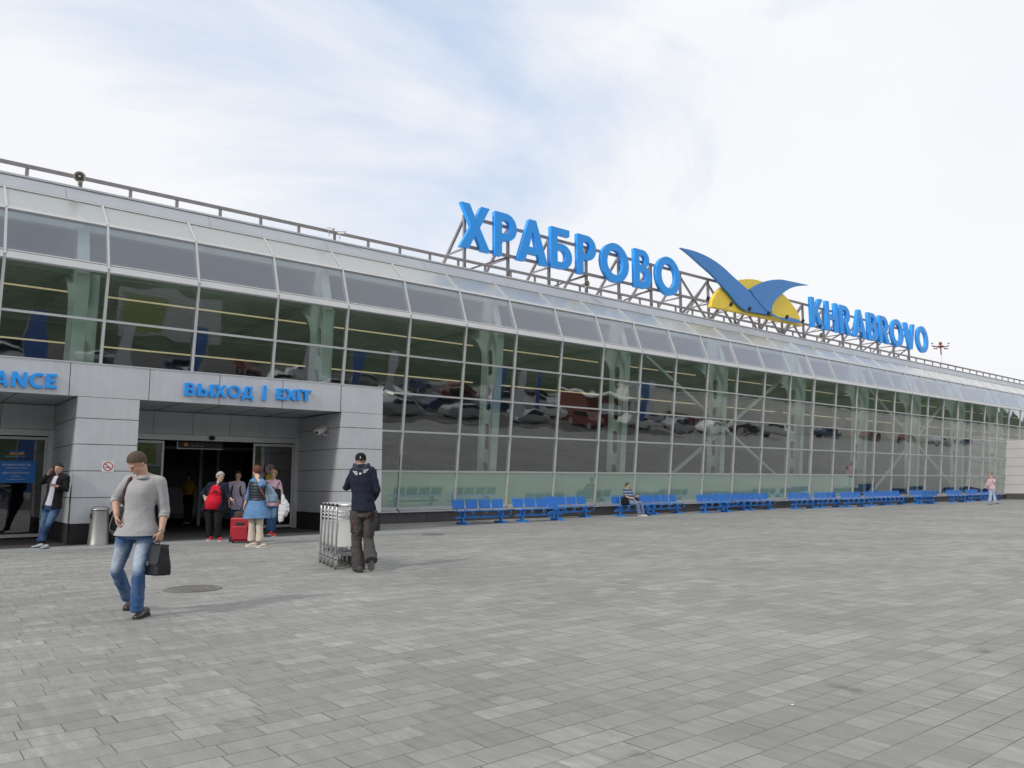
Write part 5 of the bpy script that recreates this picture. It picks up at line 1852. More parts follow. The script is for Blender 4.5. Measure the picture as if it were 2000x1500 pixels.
# cap
f_, u_, l_ = B.headframe()
cpm = cloth('black cap cloth', (.014, .014, .016))
c = B.headc + u_ * .045 - f_ * .012
mb = MB()
mb.loft([(c - u_ * .03, l_ * .088, f_ * .106), (c + u_ * .02, l_ * .088, f_ * .106), (c + u_ * .055, l_ * .076, f_ * .09), (c + u_ * .078, l_ * .048, f_ * .058), (c + u_ * .084, l_ * .012, f_ * .014)], 24)
cp = B.part('cap', mb.mesh('cap', B.root, cpm, True))
B.part('cap_peak', MB().loft([(c - u_ * .022 + f_ * .13, l_ * .078, f_ * .075), (c - u_ * .014 + f_ * .13, l_ * .07, f_ * .068)], 20).mesh('cap_peak', B.root, cpm), cp)
B.part('cap_buckle', MB().obox(c - u_ * .018 - f_ * .107, l_ * .008, f_ * .003, u_ * .011).mesh('cap_buckle', B.root, M['white']), cp)
B.hair(HD, front=-.2, side=-.25, back=-.5, rough=.002, vol=(1.0, 1.0, 1.0))
# ---------------------------------------------------------------- man leaning on the side wall with two phones
def z3(x, y):
    return x / 6.82, 860 + y / 6.82
r = gnd(74, 1067)
C = Person('man in open black jacket leaning in the left doorway, phone at his ear', r, 1.02, dirpx(-5), dirpx(10), tilt=.12)
C.px(headc=(*z3(783, 378), .0), neck=(*z3(782, 462), .02), shR=(*z3(665, 508), .02), shL=(*z3(880, 508), .02), elR=(*z3(535, 575), -.04), wrR=(*z3(645, 450), -.05),
     elL=(*z3(888, 655), .0), wrL=(*z3(760, 612), -.24), hipR=(*z3(640, 895), .03), hipL=(*z3(745, 895), .03), knL=(*z3(640, 1130), -.05), anL=(*z3(530, 1335), -.02),
     knR=(*z3(575, 1130), .06), anR=(*z3(560, 1345), -.1))
C.hand(C.wrR, V((0, 0, 1)) + RH * .5, RH, -FH, curl=.7, vox=.006)
C.hand(C.wrL, -RH, V((0, 0, 1)) - FH * .2, -FH, curl=.6, vox=.006)
C.bodymesh(fine=.010, hair=HD)
C.hair(HD, front=.46, side=-.1, back=-.6, rough=.003, vol=(1.03, 1.03, 1.04))
mb = MB()
C.torso(mb, .0, .96, .014)
C.garment('t_shirt', mb, cloth('lilac white t shirt', (.55, .52, .62)), .012)
def coat(Pn, m_, off=.035, t0=-.05, open_=(.25, .35), gw=1.0, gd=1.0, belly=0, name='jacket', sleeves=True, vox=.011, disp=.018, flare=0.0, t1=.96, soff=.022, supto=.97):
    """a solid garment with a wedge cut out of the front so that it hangs open"""
    mb = MB()
    Pn.torso(mb, t0, t1, off, gw, gd, belly, flare)
    if sleeves:
        for sd in 'LR':
            Pn.arm(mb, sd, soff, supto, cut=True)
    me = fuse(name, mb, vox, m_, Pn.root, 2, disp, .08)
    bm = bmesh.new()
    bm.from_mesh(me)
    pel, nk = Pn.spine(0), Pn.spine(1)
    ax_ = nk - pel
    kill = []
    for fc in bm.faces:
        p = fc.calc_center_median() + Pn.root
        t = (p - pel).dot(ax_) / ax_.length_squared
        c_ = Pn.spine(max(-.2, min(1, t)))
        d = p - c_
        la_ = Pn.lat(t)
        dp = Pn.body
        x, y = d.dot(la_), d.dot(dp)
        lo, hi = open_
        wv = lerp(lo, hi, max(0, min(1, t)))
        if y > .03 and t < .97 and wv[0] < x < wv[1]:
            kill.append(fc)
    bmesh.ops.delete(bm, geom=kill, context='FACES')
    bm.to_mesh(me)
    bm.free()
    return Pn.part(name, me)
def lv(a, b):
    return V((a, b, 0))
coat(C, BLK, .035, -.12, (V((-.12, .06)), V((-.05, .05))), name='jacket')
pants(C, J2, .012, .062, waist=.1, fade=True, name='jeans', vox=.012)
sn_ = mat('white grey trainers', (.42, .42, .45), .6, 0, .3, 12)
ga = gnd(*z3(430, 1440))
C.shoe(ga + FH * .2 + RH * .12, ga - RH * .02, sn_)
ga = gnd(*z3(545, 1455))
C.shoe(ga + FH * .25, ga, sn_)
def phone(c, d, n, label, s=1.0):
    t = thing('mobile_phone', label, 'phone', c)
    x = d.cross(n).normalized()
    obj('case', MB().obox(V((0, 0, 0)), x * .035 * s, d.normalized() * .07 * s, n.normalized() * .005), M['black'], t, bev=.003, local=True)
    obj('screen', MB().obox(n.normalized() * .0055, x * .031 * s, d.normalized() * .06 * s, n.normalized() * .0006), mat('phone screen', (.03, .03, .04), .15), t, local=True)
phone(C.wrL - RH * .085 + V((0, 0, .035)), RH * 1.0, V((0, 0, 1)) - FH * .3, 'dark phone held flat in the hand of the leaning man')
phone(C.headc - RH * .095 - FH * .02 - V((0, 0, .02)), V((0, 0, 1)), RH, 'phone held to the ear of the leaning man')

# ---------------------------------------------------------------- grey haired woman in red
def z4(x, y):
    return 380 + x / 6.818, 880 + y / 6.818
r = gnd(417, 1055)
R_ = Person('grey haired woman in red t shirt, open navy cardigan and black trousers', r, .97, dirpx(48), dirpx(8), skin=SKIN2)
R_.px(headc=(*z4(345, 352), 0), neck=(*z4(312, 448), .02), shR=(*z4(205, 468), .03), shL=(*z4(410, 468), .02), elR=(*z4(118, 590), .05), wrR=(*z4(130, 608), -.12),
      elL=(*z4(450, 600), .02), wrL=(*z4(482, 640), -.12), hipR=(*z4(195, 785), .02), hipL=(*z4(318, 785), .02), knR=(*z4(196, 960), .0), anR=(*z4(200, 1145), .02), knL=(*z4(308, 960), -.04), anL=(*z4(312, 1145), .0))
R_.J['elR'] = atd(*z4(110, 575), r, .12)
R_.hand(R_.wrR, RH * .45 - V((0, 0, .9)) - FH * .1, FH, V((0, 0, 1)) + RH, curl=.25, vox=.006)
R_.hand(R_.wrL, RH * .8 - V((0, 0, .5)), -V((0, 0, 1)), -FH, curl=.9, vox=.006)
R_.bodymesh(1.2, 1.2, .05, fine=.010, hair=HG)
R_.hair(HG, front=.36, side=-.5, back=-.75, rough=.008, vol=(1.2, 1.12, 1.14), thick=.02)
mb = MB()
R_.torso(mb, -.06, .95, .014, 1.2, 1.3, .11, .02)
for s_ in (-1, 1):
    mb.ell(R_.spine(.66) + R_.body * .125 + R_.lat(.7) * s_ * .075, V((.075, 0, 0)), V((0, .075, 0)), V((0, 0, .075)))
rt = R_.garment('t_shirt', mb, cloth('bright red jersey', (.56, .012, .03), .08, 9, .2, 12), .011, 3, .02, .12)
coat(R_, cloth('dark navy cardigan', (.012, .016, .032)), .035, -.12, (V((-.17, .17)), V((-.1, .1))), 1.28, 1.12, .04, name='cardigan', flare=.12, supto=.95)
pants(R_, BLK, .012, .058, g=1.32, waist=.1, gw=1.22, gd=1.2, belly=.03, vox=.012)
rs_ = mat('red canvas shoe', (.55, .02, .03), .7)
ws_ = mat('white rubber sole', (.7, .7, .68), .6)
ga = gnd(*z4(165, 1200))
R_.shoe(ga + FH * .2 + RH * .06, ga, rs_, ws_)
ga = gnd(*z4(335, 1212))
R_.shoe(ga + FH * .22 - RH * .07, ga, rs_, ws_)
def glasses(Pn, m_, name='glasses'):
    f, u, la = Pn.headframe()
    c = Pn.headc
    S = Pn.S
    mb = MB()
    for q in (-1, 1):
        ec = c + la * q * .032 * S + u * .002 * S + f * .102 * S
        mb.tube([ec + la * .024 * math.cos(a) + u * .016 * math.sin(a) for a in [i * math.pi / 6 for i in range(13)]], .0028, 5)
        mb.tube([ec + la * q * .025, c + la * q * .082 * S + f * .0 * S + u * .002], .0025, 5)
    Pn.part(name, mb.mesh(name, Pn.root, m_, True))
glasses(R_, mat('bronze frame', (.15, .07, .04), .4))
ag = R_.spine(.72) + R_.body * .215
R_.part('hanging_sunglasses', MB().ell(ag + R_.lat(.7) * .03, R_.lat(.7) * .028, R_.body * .01, V((0, 0, .02))).ell(ag - R_.lat(.7) * .03, R_.lat(.7) * .028, R_.body * .01, V((0, 0, .02))).bar(ag, ag - V((0, 0, .1)), .012, .012, up=R_.body).mesh('hanging_sunglasses', R_.root, M['black'], True), rt)

# ---------------------------------------------------------------- young man with glasses and rucksack
r = gnd(463, 1043)
Y = Person('young man with glasses in a lilac patterned shirt standing in the doorway', r, 1.0, dirpx(12), dirpx(0))
Y.px(headc=(*z4(582, 338), 0), neck=(*z4(575, 425), .02), shR=(*z4(478, 450), .02), shL=(*z4(640, 450), .02), elR=(*z4(455, 590), .05), wrR=(*z4(462, 690), -.08),
     elL=(*z4(668, 590), .05), wrL=(*z4(668, 690), -.05), hipR=(*z4(525, 775), .02), hipL=(*z4(615, 775), .02), knR=(*z4(522, 930), .0), anR=(*z4(515, 1080), .02), knL=(*z4(612, 930), -.04), anL=(*z4(620, 1080), .0))
Y.hand(Y.wrR, V((0, 0, -1)), RH, -FH, curl=.5, vox=.007)
Y.hand(Y.wrL, V((0, 0, -1)), -RH, -FH, curl=.5, vox=.007)
Y.bodymesh(fine=.011, hair=HD)
Y.hair(HD, front=.36, side=-.25, back=-.6, rough=.008, vol=(1.1, 1.08, 1.14))
mb = MB()
Y.torso(mb, -.1, .95, .022, 1.0, 1.05)
for sd in 'LR':
    Y.arm(mb, sd, .02, .42, cut=True)
sh_ = mat('lilac patterned shirt', (.16, .12, .20), .9, 0, .3, 60, col2=(.50, .45, .56))
ys_ = Y.garment('shirt', mb, sh_, .011, 2, .014)
pants(Y, J2, .014, .065, waist=.05, name='jeans', vox=.013)
glasses(Y, M['black'])
stp = MB()
for q in (-1, 1):
    c = Y.spine(.86) + Y.lat(.9) * q * .105
    stp.tube([c + V((0, 0, .055)) - Y.body * .06, c + V((0, 0, .05)) + Y.body * .04, c + Y.body * .115 - V((0, 0, .05)), c + Y.body * .14 - V((0, 0, .2)) + Y.lat(1) * q * .03, c - V((0, 0, .33)) + Y.lat(1) * q * .06], .02, 8)
rk = thing('rucksack', 'black rucksack worn by the young man with glasses', 'rucksack', Y.root)
obj('shoulder_straps', stp, BLK, rk, smooth=True)
cc = Y.spine(.55) - Y.body * .2
mb = MB().loft([(cc + V((0, 0, z)), RH * a, FH * b) for z, a, b in ((-.26, .12, .07), (-.2, .16, .1), (.1, .16, .1), (.24, .12, .06))], 16)
me = fuse('pack_body', mb, .015, BLK, Y.root, 2)
link('pack_body', me, rk)
for u in (455, 471):
    ga = gnd(u, 1046)
    Y.shoe(ga + FH * .26, ga, M['black'])

# ---------------------------------------------------------------- woman from behind, denim tunic and quilted vest
r = gnd(497, 1064)
T = Person('red haired woman in denim tunic and dark quilted vest, seen from behind', r, .98, dirpx(-128), dirpx(-150), skin=SKIN2)
T.px(headc=(*z4(825, 275), .0), neck=(*z4(838, 375), -.01), shL=(*z4(770, 428), .08), shR=(*z4(905, 430), -.06), elR=(*z4(935, 455), -.24), wrR=(*z4(838, 375), -.13),
     elL=(*z4(718, 590), .16), wrL=(*z4(672, 720), .1), hipL=(*z4(775, 800), .03), hipR=(*z4(875, 800), -.03), knL=(*z4(765, 1000), .0), anL=(*z4(758, 1190), .02), knR=(*z4(866, 1000), -.02), anR=(*z4(868, 1195), -.02))
T.J['elR'] = atd(*z4(895, 470), r, -.26)
T.hand(T.wrR, V((0, 0, 1)) - RH * .4 + FH * .4, FH, RH, curl=.4, vox=.006)
T.hand(T.wrL, V((0, 0, -1)) - RH * .3, RH, -FH, curl=.9, vox=.006)
T.bodymesh(1.05, 1.05, fine=.010, hair=HR, feet=True)
T.hair(HR, front=.2, side=-.45, back=-.82, rough=.010, vol=(1.2, 1.14, 1.16), thick=.02)
mb = MB()
T.torso(mb, -.34, .95, .028, 1.08, 1.1, .0, .18)
dn = cloth('light blue denim shirt', (.12, .24, .43), .16, 7, .3, 14)
for sd in 'LR':
    T.arm(mb, sd, .02, .8 if sd == 'L' else .72, cut=True)
tn = T.garment('tunic', mb, dn, .011, 2, .024, .1)
mb = MB()
for k in range(9):                       # quilted baffles
    t = .12 + k * .093
    a, b = tw_(t)
    c_ = T.spine(t)
    la_ = T.lat(t)
    dp = la_.cross(V((0, 0, 1))).normalized()
    h_ = (T.spine(t + .05) - T.spine(t)).length
    mb.loft([(c_ + V((0, 0, h_ * z)), la_ * (a * 1.07 + .045 - .012 * abs(z)), dp * (b * 1.1 + .045 - .012 * abs(z))) for z in (-1.0, -.5, 0, .5, 1.0)], 24)
T.garment('quilted_vest', mb, mat('dark quilted nylon', (.022, .028, .042), .42, 0, .2, 15), .010, 1, .008)
pants(T, cloth('cream trousers', (.58, .52, .44), .06, 9, .2, 14), .016, .072, upto=1.0, vox=.012, disp=.014)
cs_m = mat('cream shoes', (.58, .50, .38), .6)
ga = gnd(*z4(672, 1278))
T.shoe(ga + FH * .10 + RH * .22, ga, cs_m, ws_, h=.075)
ga = gnd(*z4(828, 1296))
T.shoe(ga + FH * .14 + RH * .16, ga, cs_m, ws_, h=.075)
# her bag
bg_c = atd(*z4(1010, 600), r, -.02)
hb = thing('shoulder_bag', 'pale blue bag with a brown strap on the hip of the woman in denim', 'bag', bg_c)
mb = MB().loft([(bg_c + V((0, 0, z)) + RH * x, RH * a, FH * b) for z, x, a, b in ((-.16, .05, .08, .06), (-.13, .04, .14, .09), (.0, .02, .15, .09), (.14, -.03, .11, .06), (.26, -.07, .05, .03))], 16)
me = fuse('bag_body', mb, .012, cloth('pale blue bag', (.2, .29, .38)), bg_c, 2, .015)
link('bag_body', me, hb)
obj('strap', MB().tube([atd(*z4(868, 485), r, -.20), atd(*z4(905, 560), r, -.24), atd(*z4(950, 650), r, -.17)], .016, 8), mat('tan leather', (.22, .07, .03), .5), hb, smooth=True)

# ---------------------------------------------------------------- blonde woman in pink stripes
r = gnd(528, 1043)
G_ = Person('blonde woman in pink striped shirt and blue jeans by the right sliding door', r, .96, dirpx(15), dirpx(5), skin=SKIN2)
G_.px(headc=(*z4(1052, 318), 0), neck=(*z4(1048, 402), .02), shR=(*z4(965, 428), .02), shL=(*z4(1118, 428), .02), elR=(*z4(945, 560), .05), wrR=(*z4(985, 655), -.1),
      elL=(*z4(1150, 550), .04), wrL=(*z4(1118, 650), -.1), hipR=(*z4(995, 745), .02), hipL=(*z4(1075, 745), .02), knR=(*z4(1000, 890), -.02), anR=(*z4(985, 1055), .02), knL=(*z4(1062, 890), -.04), anL=(*z4(1035, 1062), .0))
G_.hand(G_.wrR, V((0, 0, -1)), RH, -FH, curl=.5, vox=.007)
G_.hand(G_.wrL, V((0, 0, -1)), -RH, -FH, curl=.7, vox=.007)
G_.bodymesh(1.1, 1.1, .02, fine=.011, hair=HY)
G_.hair(HY, front=.28, side=-.7, back=-.95, rough=.012, vol=(1.28, 1.14, 1.16), thick=.02)
glasses(G_, MATS['bronze frame'])
mb = MB()
G_.torso(mb, -.05, .95, .022, 1.12, 1.15, .03)
for sd in 'LR':
    G_.arm(mb, sd, .02, .7, cut=True)
G_.garment('striped_shirt', mb, stripes('pink stripes', (.62, .30, .42), (.72, .62, .66), .035, .5), .011, 2, .014)
pants(G_, J3, .014, .064, waist=.05, g=1.1, gw=1.1, fade=True, name='jeans', vox=.012)
ga = gnd(*z4(985, 1128))
G_.shoe(ga + FH * .22 + RH * .03, ga - RH * .03, rs_, ws_)
ga = gnd(*z4(1035, 1148))
G_.shoe(ga + FH * .22, ga, rs_, ws_)
cb = thing('crossbody_bag', 'small black crossbody bag on the chest of the woman in pink stripes', 'bag', atd(*z4(1105, 570), r, -.2))
cc = V(cb.location)
me = fuse('bag_body', MB().loft([(cc + V((0, 0, z)), RH * a, FH * b) for z, a, b in ((-.15, .075, .04), (-.1, .09, .05), (.08, .10, .05), (.12, .07, .03))], 12), .011, BLK, cc, 2, .008)
link('bag_body', me, cb)
obj('strap', MB().tube([atd(*z4(950, 410), r, -.03), atd(*z4(1010, 470), r, -.19), cc + V((0, 0, .1))], .011, 6).tube([atd(*z4(1138, 415), r, -.02), atd(*z4(1100, 480), r, -.17), cc + V((0, 0, .1))], .011, 6), BLK, cb, smooth=True)
jk = thing('folded_jacket', 'crumpled white jacket hanging over the arm of the woman in pink stripes', 'jacket', atd(*z4(1180, 760), r, -.14))
mb = MB()
pj = [(1165, 575, .035), (1180, 640, .06), (1195, 720, .085), (1190, 800, .085), (1170, 880, .055), (1155, 950, .03)]
mb.loft([(atd(*z4(x, y), r, -.15), RH * (w_ * 1.15), FH * (.03 + w_ * .25)) for x, y, w_ in pj], 16)
mb.loft([(atd(*z4(x, y), r, -.12), RH * w_, FH * .03) for x, y, w_ in ((1215, 660, .03), (1235, 720, .055), (1240, 800, .05), (1215, 880, .02))], 12)
mb.loft([(atd(*z4(x, y), r, -.13), RH * w_, FH * .03) for x, y, w_ in ((1140, 720, .03), (1130, 830, .04), (1128, 930, .03), (1135, 965, .01))], 12)
me = fuse('cloth', mb, .010, mat('white cloth', (.72, .72, .74), .85, 0, .05, 8, .4, 18), V(jk.location), 3, .035, .09)
link('cloth', me, jk)

# ---------------------------------------------------------------- seated man
def z7(x, y):
    return 1180 + x / 15, 920 + y / 15
b3 = benches[3]
r = gnd(1243, 1007)
seat_y = b3.location.y
r = V((b3.location.x - .15, seat_y - .1, 0))
dS = (r - CAMP).dot(FH)
H = Person('man in blue striped polo shirt sitting on a blue bench between two bags', r, 1.03, dirpx(38), dirpx(28))
fb = (V((0, -1, 0)) + RH * .15).normalized()
H.body = fb
lt = V((0, 0, 1)).cross(fb)
if lt.dot(RH) < 0:
    lt = -lt
bs = V((r.x, seat_y + .08, 0))
H.J = dict(hipR=bs - lt * .10 + V((0, 0, .55)), hipL=bs + lt * .10 + V((0, 0, .55)), neck=bs + V((0, .10, 1.10)), headc=bs + V((0, .08, 1.255)),
           shR=bs - lt * .2 + V((0, .10, 1.04)), shL=bs + lt * .2 + V((0, .10, 1.04)), elR=bs - lt * .27 + V((0, -.02, .80)), wrR=bs - lt * .08 + fb * .28 + V((0, 0, .70)),
           elL=bs + lt * .29 + V((0, .02, .82)), wrL=bs + lt * .26 + fb * .2 + V((0, 0, .80)),
           knR=bs - lt * .08 + fb * .46 + V((0, 0, .52)), knL=bs + lt * .20 + fb * .46 + V((0, 0, .53)), anR=bs + lt * .06 + fb * .46 + V((0, 0, .10)), anL=bs + lt * .24 + fb * .49 + V((0, 0, .10)))
H.face = (fb + RH * .55).normalized()
H.hand(H.wrR, fb * .5 + lt * .5 - V((0, 0, .6)), V((0, 0, -1)) - fb, lt + V((0, 0, .5)), curl=.4, vox=.007)
H.hand(H.wrL, fb + V((0, 0, .2)), -lt, V((0, 0, 1)), curl=1.0, vox=.007)
H.bodymesh(1.2, 1.25, .05, fine=.011, hair=HB)
H.hair(HB, front=.45, side=-.25, back=-.6, rough=.004, vol=(1.05, 1.04, 1.06))
mb = MB()
H.torso(mb, -.05, .96, .024, 1.25, 1.3, .10)
for sd in 'LR':
    H.arm(mb, sd, .024, .4, cut=True)
H.garment('polo_shirt', mb, stripes('blue polo stripes', (.035, .065, .13), (.30, .38, .47), .12, .3), .012, 2, .012)
pants(H, J4, .016, .066, g=1.1, waist=.08, gw=1.15, gd=1.1, belly=.03, name='jeans', vox=.013, disp=.012)
tm = mat('trainers maroon white', (.24, .07, .07), .6, 0, .8, 12, col2=(.55, .5, .5))
for a in (H.anR, H.anL):
    g0 = V((a.x, a.y, 0))
    H.shoe(g0 - fb * .07, g0 + (fb + RH * .35).normalized() * .21, tm, ws_)
def softbag(c, w_, d_, h_, label, name='holdall', m_=BLK):
    t = thing(name, label, 'bag', c)
    mb = MB().loft([(V((0, 0, h_ * z)), lt * w_ * k, fb * d_ * k) for z, k in ((0, .75), (.12, 1), (.5, 1.02), (.8, .85), (1, .45))], 16)
    me = fuse('bag_body', mb, .013, m_, V((0, 0, 0)), 2, .02, .12)
    link('bag_body', me, t)
    obj('bag_handle', MB().tube([V((0, 0, h_ * .9)) - lt * w_ * .4, V((0, 0, h_ * 1.12)) - lt * w_ * .2, V((0, 0, h_ * 1.12)) + lt * w_ * .2, V((0, 0, h_ * .9)) + lt * w_ * .4], .012, 6), m_, t, smooth=True, local=True)
softbag(bs - lt * .36 + V((0, -.02, .448)), .19, .15, .34, 'black rucksack on the bench under the right arm of the seated man', 'rucksack')
softbag(bs + lt * .46 + V((0, .0, .448)), .2, .14, .26, 'dark camera bag on the bench right of the seated man', 'camera_bag')

# ---------------------------------------------------------------- far person in pink
def z8(x, y):
    return 1880 + x / 13.63, 900 + y / 13.63
r = gnd(1938, 984.5)
K = Person('person in pale pink shirt standing by the last bench, hand to the face', r, 1.0, dirpx(-40), dirpx(-30), skin=SKIN2)
K.px(headc=(*z8(735, 415), 0), neck=(*z8(750, 485), 0), shR=(*z8(700, 520), .1), shL=(*z8(835, 515), -.1), elL=(*z8(850, 560), -.35), wrL=(*z8(775, 470), -.2), elR=(*z8(650, 640), .1), wrR=(*z8(595, 725), .0),
     hipR=(*z8(755, 770), .06), hipL=(*z8(820, 770), -.06), knR=(*z8(745, 920), 0), anR=(*z8(725, 1080), 0), knL=(*z8(840, 920), 0), anL=(*z8(870, 1090), 0))
K.hand(K.wrR, V((0, 0, -1)), RH, -FH, curl=.8, vox=.010)
K.hand(K.wrL, V((0, 0, 1)), FH, RH, curl=.8, vox=.010)
K.bodymesh(fine=.015, hair=HY)
K.hair(mat('ginger hair', (.4, .16, .07), .7), front=.4, side=-.1, back=-.6)
mb = MB()
K.torso(mb, -.02, .95, .025, 1.1, 1.15)
for sd in 'LR':
    K.arm(mb, sd, .024, .62, cut=True)
K.garment('shirt', mb, cloth('pale pink cotton', (.62, .44, .50)), .016)
pants(K, cloth('pale patterned trousers', (.40, .45, .58), .35, 12), .02, .075, vox=.016)
for u, v in ((1932, 985.5), (1944.5, 984.5)):
    ga = gnd(u, v)
    K.shoe(ga + RH * .2, ga - RH * .04, mat('blue grey shoe', (.15, .2, .3), .7))
softc = K.wrR + V((0, 0, -.22))
fb, lt = -FH, RH
softbag(softc, .16, .09, .2, 'dark handbag hanging from the hand of the far person in pink', 'handbag')

# ---------------------------------------------------------------- figure inside the doorway
r = V((gnd(366, 1022).x, gnd(366, 1022).y, .02))
r = gnd(366, 1024, .02)
Q = Person('dim figure in a mustard top walking inside the dark doorway', r, .98, dirpx(0), dirpx(0))
def z9(x, y):
    return 320 + x / 7.5, 860 + y / 7.5
Q.px(headc=(*z9(362, 545), 0), neck=(*z9(360, 605), 0), shR=(*z9(300, 632), 0), shL=(*z9(420, 632), 0), elR=(*z9(270, 730), .05), wrR=(*z9(262, 830), -.05), elL=(*z9(450, 730), .05), wrL=(*z9(465, 830), -.05),
     hipR=(*z9(325, 860), 0), hipL=(*z9(395, 860), 0), knR=(*z9(325, 1010), -.05), anR=(*z9(320, 1150), 0), knL=(*z9(385, 1010), .05), anL=(*z9(375, 1150), .05))
Q.hand(Q.wrR, V((0, 0, -1)), RH, -FH, vox=.010)
Q.hand(Q.wrL, V((0, 0, -1)), -RH, -FH, vox=.010)
Q.bodymesh(fine=.014, hair=HD)
Q.hair(HD, front=.4, side=-.4, back=-.9, vol=(1.15, 1.1, 1.12))
mb = MB()
Q.torso(mb, .2, .95, .02)
for sd in 'LR':
    Q.arm(mb, sd, .02, .5, cut=True)
Q.garment('mustard_top', mb, cloth('mustard knit', (.5, .25, .03)), .015)
pants(Q, BLK, .014, .06, waist=.4, vox=.015)
for q in (Q.anR, Q.anL):
    g0 = V((q.x, q.y, .02))
    Q.shoe(g0 + FH * .06, g0 - FH * .2, sn_)

# ---------------------------------------------------------------- luggage
def suitcase(c, axw, w_, d_, h_, m_, label, handle_to=None):
    t = thing('suitcase', label, 'suitcase', c)
    ax_ = axw.normalized()
    nx_ = ax_.cross(V((0, 0, 1))).normalized()
    if nx_.dot(FR) < 0:
        nx_ = -nx_
    mb = MB()
    mb.loft([(V((0, 0, .04 + h_ * z)), ax_ * w_ * k * 1.3, nx_ * d_ * k * 1.3) for z, k in ((0, .8), (.05, 1), (.93, .93), (1.0, .8))], 4)
    bx = MB().obox(V((0, 0, .04 + h_ / 2)), ax_ * w_, nx_ * d_, V((0, 0, h_ / 2)))
    obj('shell', bx, m_, t, bev=.035, local=True)
    tr_ = MB()
    for q in (-1, 1):
        tr_.obox(ax_ * w_ * q * .93 + V((0, 0, .1)), ax_ * .03, nx_ * (d_ + .006), V((0, 0, .07)))
    tr_.obox(nx_ * (d_ + .004) + V((0, 0, h_ * .82)), ax_ * w_ * .42, nx_ * .012, V((0, 0, .035)))
    tr_.obox(V((0, 0, .045)), ax_ * w_ * .9, nx_ * d_ * .9, V((0, 0, .012)))
    obj('trim', tr_, M['black'], t, bev=.008, local=True)
    obj('front_pocket', MB().obox(nx_ * (d_ + .012) + V((0, 0, h_ * .36 + .04)), ax_ * w_ * .78, nx_ * .02, V((0, 0, h_ * .28))), m_, t, bev=.015, local=True)
    for q in (-1, 1):
        obj('wheel', MB().tube([ax_ * (w_ * .8 * q - .015) + V((0, 0, .035)), ax_ * (w_ * .8 * q + .015) + V((0, 0, .035))], .035, 14), M['rubber'], t, local=True)
    top = V((0, 0, h_ + .04))
    ht = (handle_to - V(c)) if handle_to is not None else top + V((0, 0, .4))
    hb_ = MB()
    for q in (-1, 1):
        hb_.tube([top + ax_ * .045 * q, ht + ax_ * .045 * q], .008, 6)
    obj('telescopic_handle', hb_, M['inox'], t, smooth=True, local=True)
    obj('grip', MB().tube([ht - ax_ * .06, ht + ax_ * .06], .014, 8), M['black'], t, smooth=True, local=True)
rc = gnd(467, 1061) + FH * .13
redf = mat('red suitcase fabric', (.36, .006, .022), .45, 0, .1, 9)
suitcase(rc, RH, .235, .13, .55, redf, 'red wheeled suitcase with black trim held by the woman in the denim tunic', T.wrL + V((0, 0, -.06)) - RH * .02)
bc = gnd(462, 1050) + FH * .3
suitcase(bc, RH, .16, .11, .62, mat('brown olive fabric', (.09, .07, .055), .85, 0, .1, 12), 'brown suitcase behind the red one, pulled by the woman in red', R_.wrL + RH * .06 - V((0, 0, .05)))
gc = gnd(216, 1064) + FH * .2
wb = thing('travel_bag', 'dark grey wheeled travel bag with light piping standing by the litter bin', 'travel bag', gc)
mb = MB()
mb.loft([(V((0, 0, z)) + RH * x, RH * a, FH * b) for z, x, a, b in ((.06, .02, .16, .12), (.12, .02, .22, .15), (.4, .03, .25, .16), (.62, .04, .24, .15), (.78, .07, .17, .12), (.86, .1, .08, .07))], 18)
me = fuse('bag_body', mb, .014, cloth('charcoal ripstop', (.035, .037, .042)), V((0, 0, 0)), 3, .02, .15)
link('bag_body', me, wb)
pi_ = MB()
for k, (z0_, dx) in enumerate(((.36, 0), (.31, .0))):
    pi_.tube([-RH * .235 + V((0, 0, z0_ + .08)), -RH * .18 - FH * .12 + V((0, 0, z0_ + .03)), -FH * .175 + V((0, 0, z0_ - .06)), RH * .15 - FH * .155 + V((0, 0, z0_ - .12)), RH * .26 + V((0, 0, z0_ - .12))], .010, 6)
pi_.tube([RH * .05 - FH * .13 + V((0, 0, .78)), -RH * .02 - FH * .165 + V((0, 0, .62)), -RH * .06 - FH * .18 + V((0, 0, .45)), -RH * .05 - FH * .18 + V((0, 0, .3))], .014, 6)
obj('piping', pi_, mat('silver piping', (.32, .34, .38), .5), wb, smooth=True, local=True)
for q in (-1, 1):
    obj('wheel', MB().tube([RH * (.13 * q - .02) + V((0, 0, .045)), RH * (.13 * q + .02) + V((0, 0, .045))], .045, 14), M['rubber'], wb, local=True)

# ================================================================ car park and flags mirrored in the glass wall
def car():
    t = thing('parked_car', '', 'car', (0, 0, 0), 'cars in the car park mirrored in the glass')
    body = [(-2.1, .35), (-2.15, .75), (-1.9, .95), (-1.2, 1.0), (-.75, 1.4), (.75, 1.45), (1.35, 1.02), (2.05, .85), (2.15, .4), (1.7, .25), (-1.8, .25)]
    c = obj('car_body', MB().prism(body, lambda a, b, d: V((a, -.85 + d, b)), 1.7), mat('silver car paint', (.45, .46, .48), .3, .5, .05), t, bev=.08, local=True)
    gl = [(-1.1, 1.0), (-.72, 1.36), (.7, 1.4), (1.22, 1.02)]
    obj('side_window', MB().prism(gl, lambda a, b, d: V((a, -.86 + d, b)), 1.72), mat('car glass', (.02, .025, .03), .1), t, local=True)
    for x in (-1.35, 1.35):
        for y in (-.86, .66):
            obj('wheel', MB().tube([(x, y, .32), (x, y + .2, .32)], .32, 14), M['rubber'], t, local=True)
    return t
c0 = car()
cols = [None, ('white car paint', (.7, .7, .7)), ('black car paint', (.02, .02, .022)), ('red car paint', (.15, .05, .045)), ('blue car paint', (.05, .07, .13))]
random.seed(11)
ci = 0
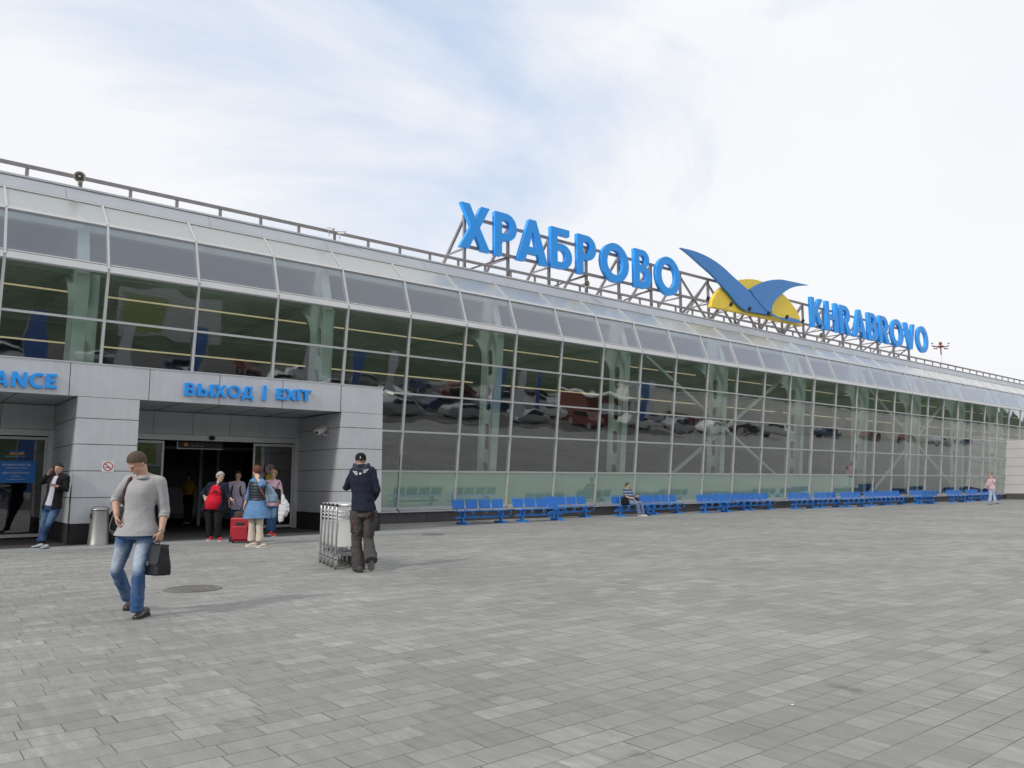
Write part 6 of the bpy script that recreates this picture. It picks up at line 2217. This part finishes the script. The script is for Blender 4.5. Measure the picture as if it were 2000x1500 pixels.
ORD = ['first', 'second', 'third', 'fourth', 'fifth', 'sixth', 'seventh', 'eighth', 'ninth', 'tenth', 'eleventh', 'twelfth']
for row_ in range(5):
    for k in range(12 if row_ < 4 else 7):
        x = 4 + k * 7.4 + random.uniform(-1, 1) + row_ * 2
        y = (-10, -17, -29, -41, -14)[row_]
        if row_ == 4:
            x = 84 + k * 13
        c = c0 if ci == 0 else dup(c0, (x, y, 0), random.choice((.1, 1.5, 3.2)))
        if ci == 0:
            c.location = (x, y, 0)
        cc_ = cols[random.randrange(5)]
        nm = 'silver'
        if cc_ and ci:
            nm = cc_[0].split()[0]
            mm_ = mat(cc_[0], cc_[1], .3, 0, .05)
            for ch in kids(c):
                if ch.name.startswith('car_body'):
                    ch.data = ch.data.copy()
                    ch.data.materials.clear()
                    ch.data.materials.append(mm_)
        c['label'] = '%s car parked behind the viewer, %s from the left in the %s row' % (nm, ORD[k], ('nearest', 'second', 'third', 'farthest', 'wall side')[row_])
        ci += 1
fb_ = mat('banner blue', (.07, .15, .40), .7)
fw_ = mat('banner white', (.6, .62, .66), .7)
for k in range(12):
    x = 6 + k * 5.6
    y = -4.5 - (k % 3) * 4
    t = thing('feather_flag', '%s feather banner behind the viewer, %s of the twelve from the left' % (('blue', 'white')[k % 2], ORD[k]), 'flag', (x, y, 0), 'feather flags mirrored in the glass')
    obj('pole', MB().tube([(0, 0, 0), (0, 0, 5.2)], .03, 6), M['galv'], t, local=True)
    obj('banner', MB().box(.03, .95, -.01, .01, 1.0, 5.1), (fb_, fw_)[k % 2], t, local=True)
pw_ = mat('pale concrete wall', (.72, .69, .62), .8, 0, .12, .3)
tw2 = thing('boundary_wall', 'long pale concrete wall beyond the car park behind the viewer', 'wall', (110, -18, 0))
obj('wall_body', MB().box(70, 260, -19, -18, 0, 4.2), pw_, tw2)
obj('coping', MB().box(69.9, 260.1, -19.1, -17.9, 4.2, 4.35), M['clad'], tw2)
kk = thing('kiosk', 'dark red kiosk with a shuttered hatch, added behind the viewer for the glass reflections', 'kiosk', (66, -14, 0))  # invented building, put in to enrich what the glass mirrors
obj('kiosk_body', MB().box(58, 66, -17, -12, 0, 3.1), mat('kiosk red', (.17, .055, .045), .6, 0, .15, .6), kk)
obj('kiosk_roof', MB().box(57.7, 66.3, -17.3, -11.7, 3.1, 3.3), M['white'], kk)
obj('hatch', MB().box(60, 63, -12, -11.9, 1.1, 2.3), M['frame2'], kk)
bb_ = thing('added_billboard', 'large white and green advertising board on posts, added behind the viewer for reflections', 'added_billboard', (22, -36, 0))  # unseen board, added as a lighter feature for the glass wall to mirror
obj('panel', MB().box(17, 27, -36.2, -36, 3.2, 8), mat('poster pale', (.5, .52, .5), .6), bb_)
obj('poster_field', MB().box(17.3, 21.5, -36, -35.97, 3.5, 7.4), mat('poster green', (.28, .34, .12), .6), bb_)
for x in (18.5, 25.5):
    obj('post', MB().box(x - .1, x + .1, -36.4, -36.2, 0, 8), M['galv'], bb_)
